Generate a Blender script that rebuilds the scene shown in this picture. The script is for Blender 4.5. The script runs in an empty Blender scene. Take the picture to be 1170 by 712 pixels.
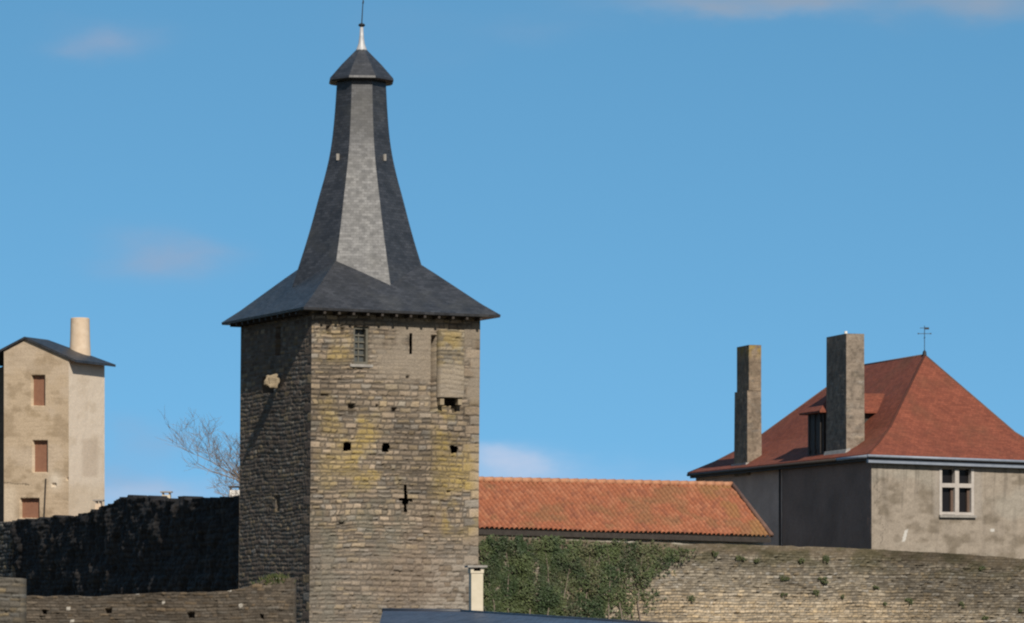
import bpy, bmesh, math, random
import numpy as np
from mathutils import Vector
random.seed(7)
C = bpy.context.scene
COL = C.collection
R = math.radians

# ------------------------------------------------------------------ camera, sky, sun, exposure
FPX, CX, HY, CZ = 4000.0, 585.0, 690.0, 4.0      # focal length in photo pixels, centre column, horizon row, eye height
cam_d = bpy.data.cameras.new('camera'); cam = bpy.data.objects.new('camera', cam_d); COL.objects.link(cam)
cam.location = (0, 0, CZ); cam.rotation_euler = (R(90), 0, 0)
cam_d.sensor_width = 36; cam_d.lens = 36 * FPX / 1170
cam_d.shift_y = (HY - 356) / 1170
cam_d.clip_start = 1; cam_d.clip_end = 20000
C.camera = cam

SUN_AZ, SUN_EL = 17.3, 38.0                       # degrees right of the camera's back, and height
S = Vector((math.sin(R(SUN_AZ)) * math.cos(R(SUN_EL)), -math.cos(R(SUN_AZ)) * math.cos(R(SUN_EL)), math.sin(R(SUN_EL))))
sl = bpy.data.lights.new('sun', 'SUN'); sl.energy = 4.6; sl.angle = R(0.53); sl.color = (1, .93, .82)
so = bpy.data.objects.new('sun', sl); COL.objects.link(so); so.rotation_euler = S.to_track_quat('Z', 'Y').to_euler()
so.location = (30, -40, 60)

def build_world():
    w = bpy.data.worlds.new('World'); C.world = w; w.use_nodes = True
    nt = w.node_tree; nt.nodes.clear(); L = nt.links.new
    def N(t, **k):
        n = nt.nodes.new(t)
        for a, b in k.items(): setattr(n, a, b)
        return n
    def M(op, a, b=None, c=None):
        n = N('ShaderNodeMath', operation=op)
        for i, v in enumerate((a, b, c)):
            if v is None: continue
            if hasattr(v, 'links') or hasattr(v, 'is_linked'): L(v, n.inputs[i])
            else: n.inputs[i].default_value = v
        return n.outputs[0]
    tc = N('ShaderNodeTexCoord'); sep = N('ShaderNodeSeparateXYZ'); L(tc.outputs['Generated'], sep.inputs[0])
    X, Y, Z = sep.outputs
    # the low band of sky in view is as blue as a clear sky higher up
    comb = N('ShaderNodeCombineXYZ'); L(X, comb.inputs[0]); L(Y, comb.inputs[1])
    L(M('MULTIPLY_ADD', Z, 1.2, .31), comb.inputs[2])
    nor = N('ShaderNodeVectorMath', operation='NORMALIZE'); L(comb.outputs[0], nor.inputs[0])
    sky = N('ShaderNodeTexSky', sky_type='NISHITA'); sky.sun_disc = False
    sky.sun_elevation = R(SUN_EL); sky.sun_rotation = R(180 - SUN_AZ)
    sky.air_density = 1.0; sky.dust_density = 0.3; sky.ozone_density = 2.0; sky.altitude = 100
    L(nor.outputs[0], sky.inputs[0])
    hs = N('ShaderNodeHueSaturation'); hs.inputs['Saturation'].default_value = 1.2; hs.inputs['Hue'].default_value = .480
    L(sky.outputs[0], hs.inputs['Color'])
    # thin clouds: soft patches given by bearing and height above the horizon
    ys = M('MAXIMUM', Y, .02)
    az = M('DIVIDE', X, ys); el = M('DIVIDE', Z, ys)
    nz = N('ShaderNodeTexNoise'); nz.inputs['Scale'].default_value = 26; nz.inputs['Detail'].default_value = 6
    nz.inputs['Roughness'].default_value = .55
    st = N('ShaderNodeCombineXYZ'); L(az, st.inputs[0]); L(M('MULTIPLY', el, 2.2), st.inputs[1]); L(st.outputs[0], nz.inputs['Vector'])
    nsep = N('ShaderNodeSeparateColor'); L(nz.outputs['Color'], nsep.inputs[0])
    azd = M('ADD', az, M('MULTIPLY', M('SUBTRACT', nsep.outputs[0], .5), .035))
    eld = M('ADD', el, M('MULTIPLY', M('SUBTRACT', nsep.outputs[1], .5), .018))
    front = M('GREATER_THAN', Y, .05)
    def blob(px, py, sx, sy, amp):
        a = M('DIVIDE', M('SUBTRACT', azd, (px - CX) / FPX), sx / FPX)
        b = M('DIVIDE', M('SUBTRACT', eld, (HY - py) / FPX), sy / FPX)
        d = M('ADD', M('MULTIPLY', a, a), M('MULTIPLY', b, b))
        return M('MULTIPLY', M('POWER', 2.718, M('MULTIPLY', d, -1)), amp)
    def total(bl):
        t = blob(*bl[0])
        for b in bl[1:]: t = M('ADD', t, blob(*b))
        t = M('MULTIPLY', t, M('MAXIMUM', M('MULTIPLY_ADD', nsep.outputs[2], 2.6, -.3), .1))
        return M('MINIMUM', M('MULTIPLY', t, front), .9)
    cm = total([(120, 42, 55, 17, .42), (75, 56, 40, 10, .22), (180, 298, 56, 24, .42), (235, 292, 40, 14, .2), (175, 500, 45, 18, .2), (470, 40, 60, 30, .08), (620, 30, 60, 16, .1), (130, 545, 60, 24, .4), (200, 560, 60, 16, .3)])
    cw = total([(590, 534, 60, 18, .55), (560, 520, 30, 10, .25), (150, 566, 130, 22, .35), (690, 560, 300, 26, .24), (1100, 590, 200, 24, .12), (860, 8, 130, 8, .10)])
    cg = total([(920, -6, 165, 17, .9), (1120, 12, 70, 15, .55), (1180, -10, 120, 14, .5), (820, 8, 60, 10, .4)])
    m0 = N('ShaderNodeMixRGB'); L(cm, m0.inputs[0]); L(hs.outputs[0], m0.inputs[1]); m0.inputs[2].default_value = (2.0, 2.45, 3.35, 1)
    m1 = N('ShaderNodeMixRGB'); L(cw, m1.inputs[0]); L(m0.outputs[0], m1.inputs[1]); m1.inputs[2].default_value = (3.4, 3.8, 4.8, 1)
    m2 = N('ShaderNodeMixRGB'); L(cg, m2.inputs[0]); L(m1.outputs[0], m2.inputs[1]); m2.inputs[2].default_value = (1.7, 2.25, 3.0, 1)
    # unseen broken grey cloud added behind and overhead, to take blue out of shaded faces
    nb_ = N('ShaderNodeTexNoise'); nb_.inputs['Scale'].default_value = 2.4; nb_.inputs['Detail'].default_value = 6; L(tc.outputs['Generated'], nb_.inputs['Vector'])
    cb = M('MULTIPLY', M('MINIMUM', M('MAXIMUM', M('MULTIPLY_ADD', Y, -1.6, .25), 0), 1), M('MINIMUM', M('MAXIMUM', M('MULTIPLY_ADD', nb_.outputs[0], 2.4, -.45), 0), 1))
    m3 = N('ShaderNodeMixRGB'); L(cb, m3.inputs[0]); L(m2.outputs[0], m3.inputs[1]); m3.inputs[2].default_value = (1.25, 1.2, 1.25, 1); m2 = m3
    bg = N('ShaderNodeBackground'); bg.inputs['Strength'].default_value = .15; L(m2.outputs[0], bg.inputs[0])
    out = N('ShaderNodeOutputWorld'); L(bg.outputs[0], out.inputs[0])
build_world()
C.view_settings.view_transform = 'Standard'; C.view_settings.look = 'None'
C.view_settings.exposure = 0.12; C.view_settings.gamma = 1.0
C.render.engine = 'CYCLES'
C.cycles.filter_width = 2.2

# ------------------------------------------------------------------ helpers
def P(px, py, D): return Vector(((px - CX) / FPX * D, D, CZ + (HY - py) / FPX * D))
def XY(px, D): return Vector(((px - CX) / FPX * D, D))
def proj(x, y, z): return CX + FPX * x / y, HY - FPX * (z - CZ) / y

def hsh(ix, iy, seed):
    h = (ix.astype(np.int64) * 374761393 + iy.astype(np.int64) * 668265263 + seed * 1442695041) & 0xffffffff
    h = ((h ^ (h >> 13)) * 1274126177) & 0xffffffff
    h = h ^ (h >> 16)
    return (h & 0xffffff) / float(0xffffff)
def vnoise(x, y, seed=0):
    ix = np.floor(x); iy = np.floor(y); fx = x - ix; fy = y - iy
    fx = fx * fx * (3 - 2 * fx); fy = fy * fy * (3 - 2 * fy)
    a = hsh(ix, iy, seed); b = hsh(ix + 1, iy, seed); c = hsh(ix, iy + 1, seed); d = hsh(ix + 1, iy + 1, seed)
    return (a * (1 - fx) + b * fx) * (1 - fy) + (c * (1 - fx) + d * fx) * fy
def fbm(x, y, seed=0, o=4):
    t = 0; a = .5; n = 0
    for k in range(o):
        t = t + a * vnoise(x, y, seed + k * 17); n += a; a *= .5; x = x * 2.03; y = y * 2.03
    return t / n
def sstep(a, b, x):
    if np.isscalar(a) and np.isscalar(b) and a > b: return 1 - sstep(b, a, x)
    t = np.clip((x - a) / (b - a), 0, 1); return t * t * (3 - 2 * t)
def rect(px, py, x0, y0, x1, y1, soft=6.0):
    return sstep(x0 - soft, x0 + soft, px) * (1 - sstep(x1 - soft, x1 + soft, px)) * sstep(y0 - soft, y0 + soft, py) * (1 - sstep(y1 - soft, y1 + soft, py))

def tag(o, label=None, cat=None, group=None, kind=None):
    if label: o['label'] = label
    if cat: o['category'] = cat
    if group: o['group'] = group
    if kind: o['kind'] = kind
    return o
def thing(name, loc, label, cat, group=None):
    o = bpy.data.objects.new(name, None); COL.objects.link(o); o.location = loc
    o.empty_display_size = .5
    return tag(o, label, cat, group)
def world_loc(o):
    v = Vector(o.location)
    while o.parent: o = o.parent; v += Vector(o.location)
    return v

def mesh_obj(name, verts, faces, mat, parent=None, uvs=None, col=None, smooth=False, label=None):
    """verts in world coordinates; faces: (n,4) array or list of tuples; uvs: per loop; col: per vertex"""
    me = bpy.data.meshes.new(name)
    v = np.array(verts, dtype=np.float32).reshape(-1, 3)
    if parent is not None: v = v - np.array(world_loc(parent), dtype=np.float32)
    if isinstance(faces, np.ndarray):
        nf = len(faces)
        me.vertices.add(len(v)); me.vertices.foreach_set('co', v.ravel())
        me.loops.add(nf * 4); me.loops.foreach_set('vertex_index', faces.astype(np.int32).ravel())
        me.polygons.add(nf); me.polygons.foreach_set('loop_start', np.arange(0, nf * 4, 4, dtype=np.int32))
        me.update(calc_edges=True)
    else:
        me.from_pydata([tuple(float(c) for c in p) for p in v], [], [tuple(f) for f in faces])
    if uvs is not None:
        ul = me.uv_layers.new(name='UVMap'); ul.data.foreach_set('uv', np.array(uvs, dtype=np.float32).ravel())
    if col is not None:
        at = me.color_attributes.new('col', 'FLOAT_COLOR', 'POINT')
        c4 = np.ones((len(v), 4), dtype=np.float32); c4[:, :3] = col
        at.data.foreach_set('color', c4.ravel())
    if smooth: me.polygons.foreach_set('use_smooth', np.ones(len(me.polygons), dtype=bool))
    me.validate(); me.update()
    me.materials.append(mat)
    o = bpy.data.objects.new(name, me); COL.objects.link(o)
    if parent is not None: o.parent = parent
    if label: o['label'] = label
    return o

class MB:
    """collects simple solids as one mesh"""
    def __init__(s): s.v = []; s.f = []; s.uv = []
    def quad(s, pts, uv=None):
        i = len(s.v); s.v += [tuple(p) for p in pts]; s.f.append(tuple(range(i, i + len(pts))))
        s.uv += uv if uv else [(0, 0)] * len(pts)
    def plane(s, pts):
        """polygon with uv in metres: u along the first edge, v up the slope"""
        p = [Vector(q) for q in pts]; e = (p[1] - p[0]).normalized()
        n = (p[1] - p[0]).cross(p[2] - p[0]).normalized(); b = n.cross(e)
        off = random.random() * 7
        s.quad(p, [((q - p[0]).dot(e) + off, (q - p[0]).dot(b)) for q in p])
    def hexa(s, b, t):
        """solid between bottom loop b and top loop t (same count)"""
        n = len(b)
        s.plane(list(reversed(b))); s.plane(list(t))
        for k in range(n): s.plane([b[k], b[(k + 1) % n], t[(k + 1) % n], t[k]])
    def box(s, o, ax, ay, az):
        o, ax, ay, az = map(Vector, (o, ax, ay, az))
        b = [o, o + ax, o + ax + ay, o + ay]; s.hexa(b, [p + az for p in b])
    def tube(s, pts, rad, n=8, cap=True):
        pts = [Vector(p) for p in pts]
        rad = rad if hasattr(rad, '__len__') else [rad] * len(pts)
        i0 = len(s.v)
        for k, p in enumerate(pts):
            d = (pts[min(k + 1, len(pts) - 1)] - pts[max(k - 1, 0)]).normalized()
            a = d.orthogonal().normalized(); b = d.cross(a)
            if k and (a.dot(pa) < .2):
                a = (pa - d * pa.dot(d)).normalized(); b = d.cross(a)
            elif k: a = (pa - d * pa.dot(d)).normalized(); b = d.cross(a)
            pa = a
            for j in range(n):
                t = 2 * math.pi * j / n
                s.v.append(tuple(p + (a * math.cos(t) + b * math.sin(t)) * rad[k]))
        for k in range(len(pts) - 1):
            for j in range(n):
                s.f.append((i0 + k * n + j, i0 + k * n + (j + 1) % n, i0 + (k + 1) * n + (j + 1) % n, i0 + (k + 1) * n + j)); s.uv += [(0, 0)] * 4
        if cap:
            s.f.append(tuple(i0 + j for j in reversed(range(n)))); s.uv += [(0, 0)] * n
            s.f.append(tuple(i0 + (len(pts) - 1) * n + j for j in range(n))); s.uv += [(0, 0)] * n
    def lathe(s, c, prof, n=20):
        """prof: (radius, z) from the bottom up round centre c"""
        s.tube([(c[0], c[1], z) for r, z in prof], [max(r, .002) for r, z in prof], n)
    def build(s, name, mat, parent=None, smooth=False, label=None, bevel=0, fn=None):
        v = [fn(p) for p in s.v] if fn else s.v
        o = mesh_obj(name, v, s.f, mat, parent, s.uv, None, smooth, label)
        if bevel:
            m = o.modifiers.new('bevel', 'BEVEL'); m.width = bevel; m.segments = 2; m.limit_method = 'ANGLE'
        return o

# ------------------------------------------------------------------ materials
def mat_base(name, rough=.9, spec=.3):
    m = bpy.data.materials.new(name); m.use_nodes = True
    nt = m.node_tree; b = nt.nodes['Principled BSDF']
    b.inputs['Roughness'].default_value = rough; b.inputs['Specular IOR Level'].default_value = spec
    return m, nt, b
def noise(nt, scale, detail=5, vec=None, rough=.6):
    n = nt.nodes.new('ShaderNodeTexNoise'); n.inputs['Scale'].default_value = scale; n.inputs['Detail'].default_value = detail
    n.inputs['Roughness'].default_value = rough
    if vec is None:
        t = nt.nodes.new('ShaderNodeTexCoord'); vec = t.outputs['Object']
    nt.links.new(vec, n.inputs['Vector']); return n
def ramp(nt, src, stops):
    r = nt.nodes.new('ShaderNodeValToRGB'); e = r.color_ramp.elements
    while len(e) < len(stops): e.new(.5)
    for i, (p, c) in enumerate(stops):
        e[i].position = p; e[i].color = (*c, 1) if len(c) == 3 else c
    nt.links.new(src, r.inputs[0]); return r
def mix(nt, a, b, fac, mode='MIX'):
    n = nt.nodes.new('ShaderNodeMixRGB'); n.blend_type = mode
    for i, v in ((0, fac), (1, a), (2, b)):
        if hasattr(v, 'is_linked'): nt.links.new(v, n.inputs[i])
        elif i == 0: n.inputs[0].default_value = v
        else: n.inputs[i].default_value = (*v, 1)
    return n.outputs[0]
def bump(nt, b, src, strength=.3, dist=.02):
    n = nt.nodes.new('ShaderNodeBump'); n.inputs['Strength'].default_value = strength; n.inputs['Distance'].default_value = dist
    nt.links.new(src, n.inputs['Height']); nt.links.new(n.outputs[0], b.inputs['Normal'])
def mottled(name, c1, c2, scale=3, rough=.85, spec=.3, metal=0, bmp=.2):
    m, nt, b = mat_base(name, rough, spec); b.inputs['Metallic'].default_value = metal
    n = noise(nt, scale, 7); r = ramp(nt, n.outputs[0], [(.3, c1), (.7, c2)])
    nt.links.new(r.outputs[0], b.inputs['Base Color'])
    if bmp: bump(nt, b, noise(nt, scale * 9, 4).outputs[0], bmp, .01)
    return m
def attr_mat(name, fine=26, lo=.62, hi=1.3, rough=.92, gain=.76):
    m, nt, b = mat_base(name, rough, .2)
    a = nt.nodes.new('ShaderNodeAttribute'); a.attribute_name = 'col'
    n = noise(nt, fine, 4); r = ramp(nt, n.outputs[0], [(.25, (lo * gain,) * 3), (.75, (hi * gain,) * 3)])
    nt.links.new(mix(nt, a.outputs['Color'], r.outputs[0], 1, 'MULTIPLY'), b.inputs['Base Color'])
    bump(nt, b, n.outputs[0], .5, .015)
    return m
M_STONE = attr_mat('rubble_stone')
M_RENDER = attr_mat('lime_render', 14, .8, 1.15)
M_TILE = attr_mat('clay_canal_tile', 20, .7, 1.25, .85)

def slate_mat(name, c1, c2, c3, bw=.22, bh=.14, rough=.42, spec=.5, rvar=.12, stain=None, mot=(.7, 1.25)):
    m, nt, b = mat_base(name, rough, spec)
    uv = nt.nodes.new('ShaderNodeUVMap')
    br = nt.nodes.new('ShaderNodeTexBrick'); br.inputs['Scale'].default_value = 1
    br.inputs['Brick Width'].default_value = bw; br.inputs['Row Height'].default_value = bh
    br.inputs['Mortar Size'].default_value = .008; br.inputs['Mortar Smooth'].default_value = .6
    br.inputs['Color1'].default_value = (*c1, 1); br.inputs['Color2'].default_value = (*c2, 1); br.inputs['Mortar'].default_value = (*c3, 1)
    nt.links.new(uv.outputs[0], br.inputs['Vector'])
    n = noise(nt, 1.3, 8); r = ramp(nt, n.outputs[0], [(.3, (mot[0],) * 3), (.7, (mot[1],) * 3)])
    c = mix(nt, br.outputs['Color'], r.outputs[0], 1, 'MULTIPLY')
    if stain:
        n2 = noise(nt, .55, 6); r2 = ramp(nt, n2.outputs[0], [(.5, (0, 0, 0)), (.72, (.4, .4, .4))])
        c = mix(nt, c, stain, r2.outputs[0])
    nt.links.new(c, b.inputs['Base Color'])
    n3 = noise(nt, 5, 5)
    mr = nt.nodes.new('ShaderNodeMapRange'); mr.inputs[3].default_value = rough - rvar; mr.inputs[4].default_value = rough + rvar
    mr.inputs[1].default_value = .3; mr.inputs[2].default_value = .7
    nt.links.new(n3.outputs[0], mr.inputs[0])
    m4 = nt.nodes.new('ShaderNodeMapRange'); m4.inputs[1].default_value = c1[0]; m4.inputs[2].default_value = c2[0]; m4.inputs[3].default_value = .03; m4.inputs[4].default_value = -.03
    nt.links.new(br.outputs['Color'], m4.inputs[0])
    ad = nt.nodes.new('ShaderNodeMath'); ad.operation = 'ADD'; nt.links.new(mr.outputs[0], ad.inputs[0]); nt.links.new(m4.outputs[0], ad.inputs[1])
    nt.links.new(ad.outputs[0], b.inputs['Roughness'])
    bump(nt, b, c, .35, .03)
    return m
M_SLATE = slate_mat('weathered_slate', (.015, .016, .020), (.038, .039, .045), (.008, .008, .009), .2, .105, rough=.53, spec=.66, rvar=.04, stain=(.075, .072, .062), mot=(.6, 1.35))
M_SLATE_B = slate_mat('blue_slate', (.045, .052, .075), (.06, .068, .092), (.03, .034, .045), rough=.5)
M_REDTILE = slate_mat('flat_red_tile', (.150, .043, .025), (.215, .064, .036), (.08, .026, .016), .2, .14, rough=.8, spec=.25, stain=(.10, .052, .028), mot=(.86, 1.14))
M_CREAM = mottled('cream_render', (.50, .44, .33), (.60, .53, .41), 4, .8)
M_WHITE = mottled('white_render', (.7, .68, .63), (.8, .78, .73), 4, .8)
M_DARKWOOD = mottled('dark_wood', (.03, .024, .02), (.055, .045, .038), 6, .7)
M_SHUTTER = mottled('brown_shutter_wood', (.21, .10, .062), (.26, .13, .08), 5, .65)
M_ZINC = mottled('zinc', (.19, .22, .27), (.26, .29, .34), 3, .5, .4, .1)
M_LEAD = mottled('lead', (.36, .36, .37), (.46, .46, .46), 6, .5, .5, .1)
M_IRON = mottled('iron', (.03, .03, .032), (.05, .048, .047), 8, .55, .4, .6)
M_FRAME = mottled('pale_limestone', (.36, .32, .29), (.46, .42, .38), 5, .85)
M_GLASS, _nt, _b = mat_base('dark_window_glass', .2, .2); _b.inputs['Base Color'].default_value = (.012, .011, .012, 1)
M_ROCK = mottled('pale_broken_stone', (.22, .17, .11), (.32, .26, .18), 5, .9)
M_CONC = mottled('concrete_slab', (.22, .2, .18), (.32, .3, .27), 6, .9)
M_CLAY = mottled('village_roof_tile', (.25, .10, .06), (.36, .17, .1), 5, .85)
M_GRASS = mottled('dry_grass', (.06, .058, .032), (.095, .082, .05), .3, .95)
M_BARK = mottled('bare_bark', (.17, .13, .105), (.25, .2, .165), 8, .9)
def leaf_mat(name, cols):
    m, nt, b = mat_base(name, .6, .3)
    if cols is None:
        a = nt.nodes.new('ShaderNodeAttribute'); a.attribute_name = 'col'; nt.links.new(a.outputs['Color'], b.inputs['Base Color']); return m
    g = nt.nodes.new('ShaderNodeNewGeometry')
    r = ramp(nt, g.outputs['Random Per Island'], [(i / (len(cols) - 1), c) for i, c in enumerate(cols)])
    nt.links.new(r.outputs[0], b.inputs['Base Color'])
    return m
M_IVY = leaf_mat('ivy_leaf', None)
M_TUFT = leaf_mat('wall_plant_leaf', [(.03, .045, .015), (.06, .075, .025), (.09, .09, .035)])

# ------------------------------------------------------------------ masonry as real relief
def masonry(s, z, seed, ch=(.11, .2), sw=(.2, .55), joint=.018, depth=.035, quoin=None, L=1.0):
    """relief of a coursed rubble wall at points (s along, z up): height, three random numbers per stone, joint mask"""
    rng = np.random.RandomState(seed)
    wob = (fbm(s * .5, z * .4, seed + 5, 3) - .5) * .15 + (fbm(s * 3.7, z * 3.2, seed + 9, 3) - .5) * .05
    zz = z + wob
    zmin, zmax = float(zz.min()) - .5, float(zz.max()) + .5
    b = [zmin]
    while b[-1] < zmax: b.append(b[-1] + rng.uniform(*ch))
    b = np.array(b); k = np.clip(np.searchsorted(b, zz) - 1, 0, len(b) - 2)
    dz = np.minimum(zz - b[k], b[k + 1] - zz)
    ss = s + (fbm(s * 2, z * 6, seed + 31, 2) - .5) * .12
    ds = np.full(s.shape, 9.0); sid = np.zeros(s.shape)
    smin, smax = float(ss.min()) - 1, float(ss.max()) + 1
    for c in np.unique(k):
        m = k == c; x = smin - rng.rand() * .5; e = [x]
        wscale = rng.uniform(.7, 1.35)
        while e[-1] < smax: e.append(e[-1] + rng.uniform(*sw) * wscale)
        e = np.array(e); j = np.clip(np.searchsorted(e, ss[m]) - 1, 0, len(e) - 2)
        ds[m] = np.minimum(ss[m] - e[j], e[j + 1] - ss[m]); sid[m] = j
    dz = dz - (hsh(k.astype(float), sid, seed + 12) ** 2) * .035 * (b[k + 1] - b[k]) / .15
    kk = k.astype(float)
    if quoin:
        for side in quoin:
            qh = .34; q = np.floor(zz / qh); t = s if side == 'a' else L - s
            wq = np.where(q % 2 == 0, .62, .36) + (hsh(q, q * 0, seed + 3) - .5) * .12
            m = t < wq
            dzq = np.minimum(zz - q * qh, (q + 1) * qh - zz)
            dz = np.where(m, dzq, dz); ds = np.where(m, np.maximum(wq - t, 0), np.minimum(ds, np.maximum(t - wq, 0)))
            kk = np.where(m, q + 500, kk); sid = np.where(m, 900, sid)
    r1 = hsh(kk, sid, seed + 1); r2 = hsh(kk, sid, seed + 2); r3 = hsh(kk, sid, seed + 4)
    jw = joint * (.6 + .9 * fbm(s * 1.7, z * 1.7, seed + 8, 2))
    d = np.minimum(dz, ds * 1.1)
    mort = 1 - sstep(jw * .5, jw * 1.7, d)
    pit = sstep(.60, .74, fbm(s * 4.2, z * 8, seed + 40, 3)) * sstep(joint * 3.2, joint * .6, d)
    chip = sstep(.66, .8, fbm(s * 7, z * 11, seed + 43, 3))
    h = -depth * 1.5 * pit - depth * .8 * chip - depth * mort * (.5 + r2) + (r1 - .5) * depth * .9 + (fbm(s * 9, z * 9, seed + 6, 3) - .5) * depth * .7
    return h, r1, r2, r3, mort

def relief(A, B, z0, top, step, fn, thick=0.0, xform=None, edge=True):
    """grid from A to B (xy), z0 up to top(s); fn(s,z,px,py) -> (height, colour). Outward is to the right of A->B seen from above... (toward the camera)"""
    A = np.array(A[:2], float); B = np.array(B[:2], float); L = float(np.hypot(*(B - A)))
    d = (B - A) / L; n = np.array((d[1], -d[0]))
    nx = max(2, int(L / step) + 1)
    s1 = np.linspace(0, L, nx)
    tp = top(s1) if callable(top) else np.full(nx, float(top))
    ny = max(2, int((tp.max() - z0) / step) + 1)
    t = np.linspace(0, 1, ny)
    s = np.repeat(s1[None], ny, 0); z = z0 + t[:, None] * (tp[None] - z0)
    x = A[0] + d[0] * s; y = A[1] + d[1] * s
    px, py = proj(x, y, z)
    h, c = fn(s, z, px, py, L)
    if edge:
        e = np.minimum(s, L - s); h = h * np.clip(e / (step * 1.2), 0, 1)
    V = np.stack([x + n[0] * h, y + n[1] * h, z], -1).reshape(-1, 3); Cc = np.asarray(c).reshape(-1, 3)
    idx = np.arange(nx * ny).reshape(ny, nx)
    F = np.stack([idx[:-1, :-1], idx[:-1, 1:], idx[1:, 1:], idx[1:, :-1]], -1).reshape(-1, 4)
    open_ = (h < -.9).reshape(-1)               # slits and put-log holes go right through
    F = F[~open_[F].any(1)]
    if thick:
        # top, ends and back
        bt = V[idx[-1]].copy(); bt[:, :2] -= n * thick
        bt[:, 2] -= .02
        bb = bt.copy(); bb[:, 2] = z0
        o1 = len(V); o2 = o1 + nx
        i = np.arange(nx - 1)
        F2 = [np.stack([idx[-1, :-1], idx[-1, 1:], o1 + i + 1, o1 + i], -1), np.stack([o1 + i, o1 + i + 1, o2 + i + 1, o2 + i], -1)]
        lft = V[idx[:, 0]].copy(); lft[:, :2] -= n * thick; rgt = V[idx[:, -1]].copy(); rgt[:, :2] -= n * thick
        lft[-1, 2] -= .02; rgt[-1, 2] -= .02
        o3 = o2 + nx; o4 = o3 + ny; j = np.arange(ny - 1)
        F2 += [np.stack([o3 + j, idx[:-1, 0], idx[1:, 0], o3 + j + 1], -1), np.stack([idx[:-1, -1], o4 + j, o4 + j + 1, idx[1:, -1]], -1)]
        ctop = Cc[idx[-1]]
        V = np.concatenate([V, bt, bb, lft, rgt]); Cc = np.concatenate([Cc, ctop, ctop, Cc[idx[:, 0]], Cc[idx[:, -1]]])
        F = np.concatenate([F] + F2)
    if xform: V = xform(V)
    return V, F, Cc
def joined(parts):
    V = []; F = []; Cc = []; o = 0
    for v, f, c in parts: V.append(v); F.append(f + o); Cc.append(c); o += len(v)
    return np.concatenate(V), np.concatenate(F), np.concatenate(Cc)
def lerp(a, b, t): return a * (1 - t[..., None]) + b * t[..., None]
def rgb(*c): return np.array(c, float)

def stone_colour(s, z, r1, r2, r3, mort, seed, base, var=.35, mortar=(.16, .14, .115), warm=(.36, .27, .15), grey=(.24, .235, .22)):
    c = np.ones(s.shape + (3,)) * rgb(*base)
    c = lerp(c, rgb(*warm), sstep(.6, 1, r3) * .55); c = lerp(c, rgb(*grey), sstep(.6, 1, r2) * .6)
    c = c * (1 + (r1 - .5) * 2 * var)[..., None]
    c = lerp(c, rgb(*mortar), mort * .8)
    big = fbm(s * .45, z * .45, seed + 77, 4); c = c * (.72 + .56 * big)[..., None]
    return c

# ------------------------------------------------------------------ ground
def ground():
    mb = MB(); n = 28
    rs = [30, 80, 130, 180, 260, 500, 1200, 5000]
    v = []; f = []
    for r in rs:
        for k in range(n): a = 2 * math.pi * k / n; v.append((r * math.cos(a), 110 + r * math.sin(a), 0))
    f.append(tuple(range(n)))
    for i in range(len(rs) - 1):
        for k in range(n): f.append((i * n + k, i * n + (k + 1) % n, (i + 1) * n + (k + 1) % n, (i + 1) * n + k))
    o = mesh_obj('ground', v, f, M_GRASS); tag(o, kind='structure')
ground()

# ------------------------------------------------------------------ the tower
D0 = 125.0
cN = XY(354, D0); kL = (273 - CX) / FPX; kR = (546.5 - CX) / FPX
def _w(t): return (cN.x - kL * D0) / (math.sin(t) + kL * math.cos(t)), (kR * D0 - cN.x) / (math.cos(t) - kR * math.sin(t))
lo, hi = R(5), R(60)
for _ in range(60):
    mid = (lo + hi) / 2; a, b = _w(mid)
    if a > b: lo = mid
    else: hi = mid
TT = (lo + hi) / 2; TW = _w(TT)[0]
print('tower angle', math.degrees(TT), 'width', TW)
dR = Vector((math.cos(TT), math.sin(TT))); dL = Vector((-math.sin(TT), math.cos(TT)))
cR = cN + dR * TW; cL = cN + dL * TW; cB = cR + dL * TW
TC = cN + (dR + dL) * TW / 2
LEAN = .0085; ZL = 6.0
def lean(V):
    V = V.copy(); V[:, 0] += (V[:, 2] - ZL) * LEAN; return V
def leanp(p): return (p[0] + (p[2] - ZL) * LEAN, p[1], p[2])
ZE = 14.45                                   # height of the eave
tower = thing('castle_tower', (TC.x, TC.y, 0), 'tall square rubble stone tower with eight sided slate spire', 'tower')

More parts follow.
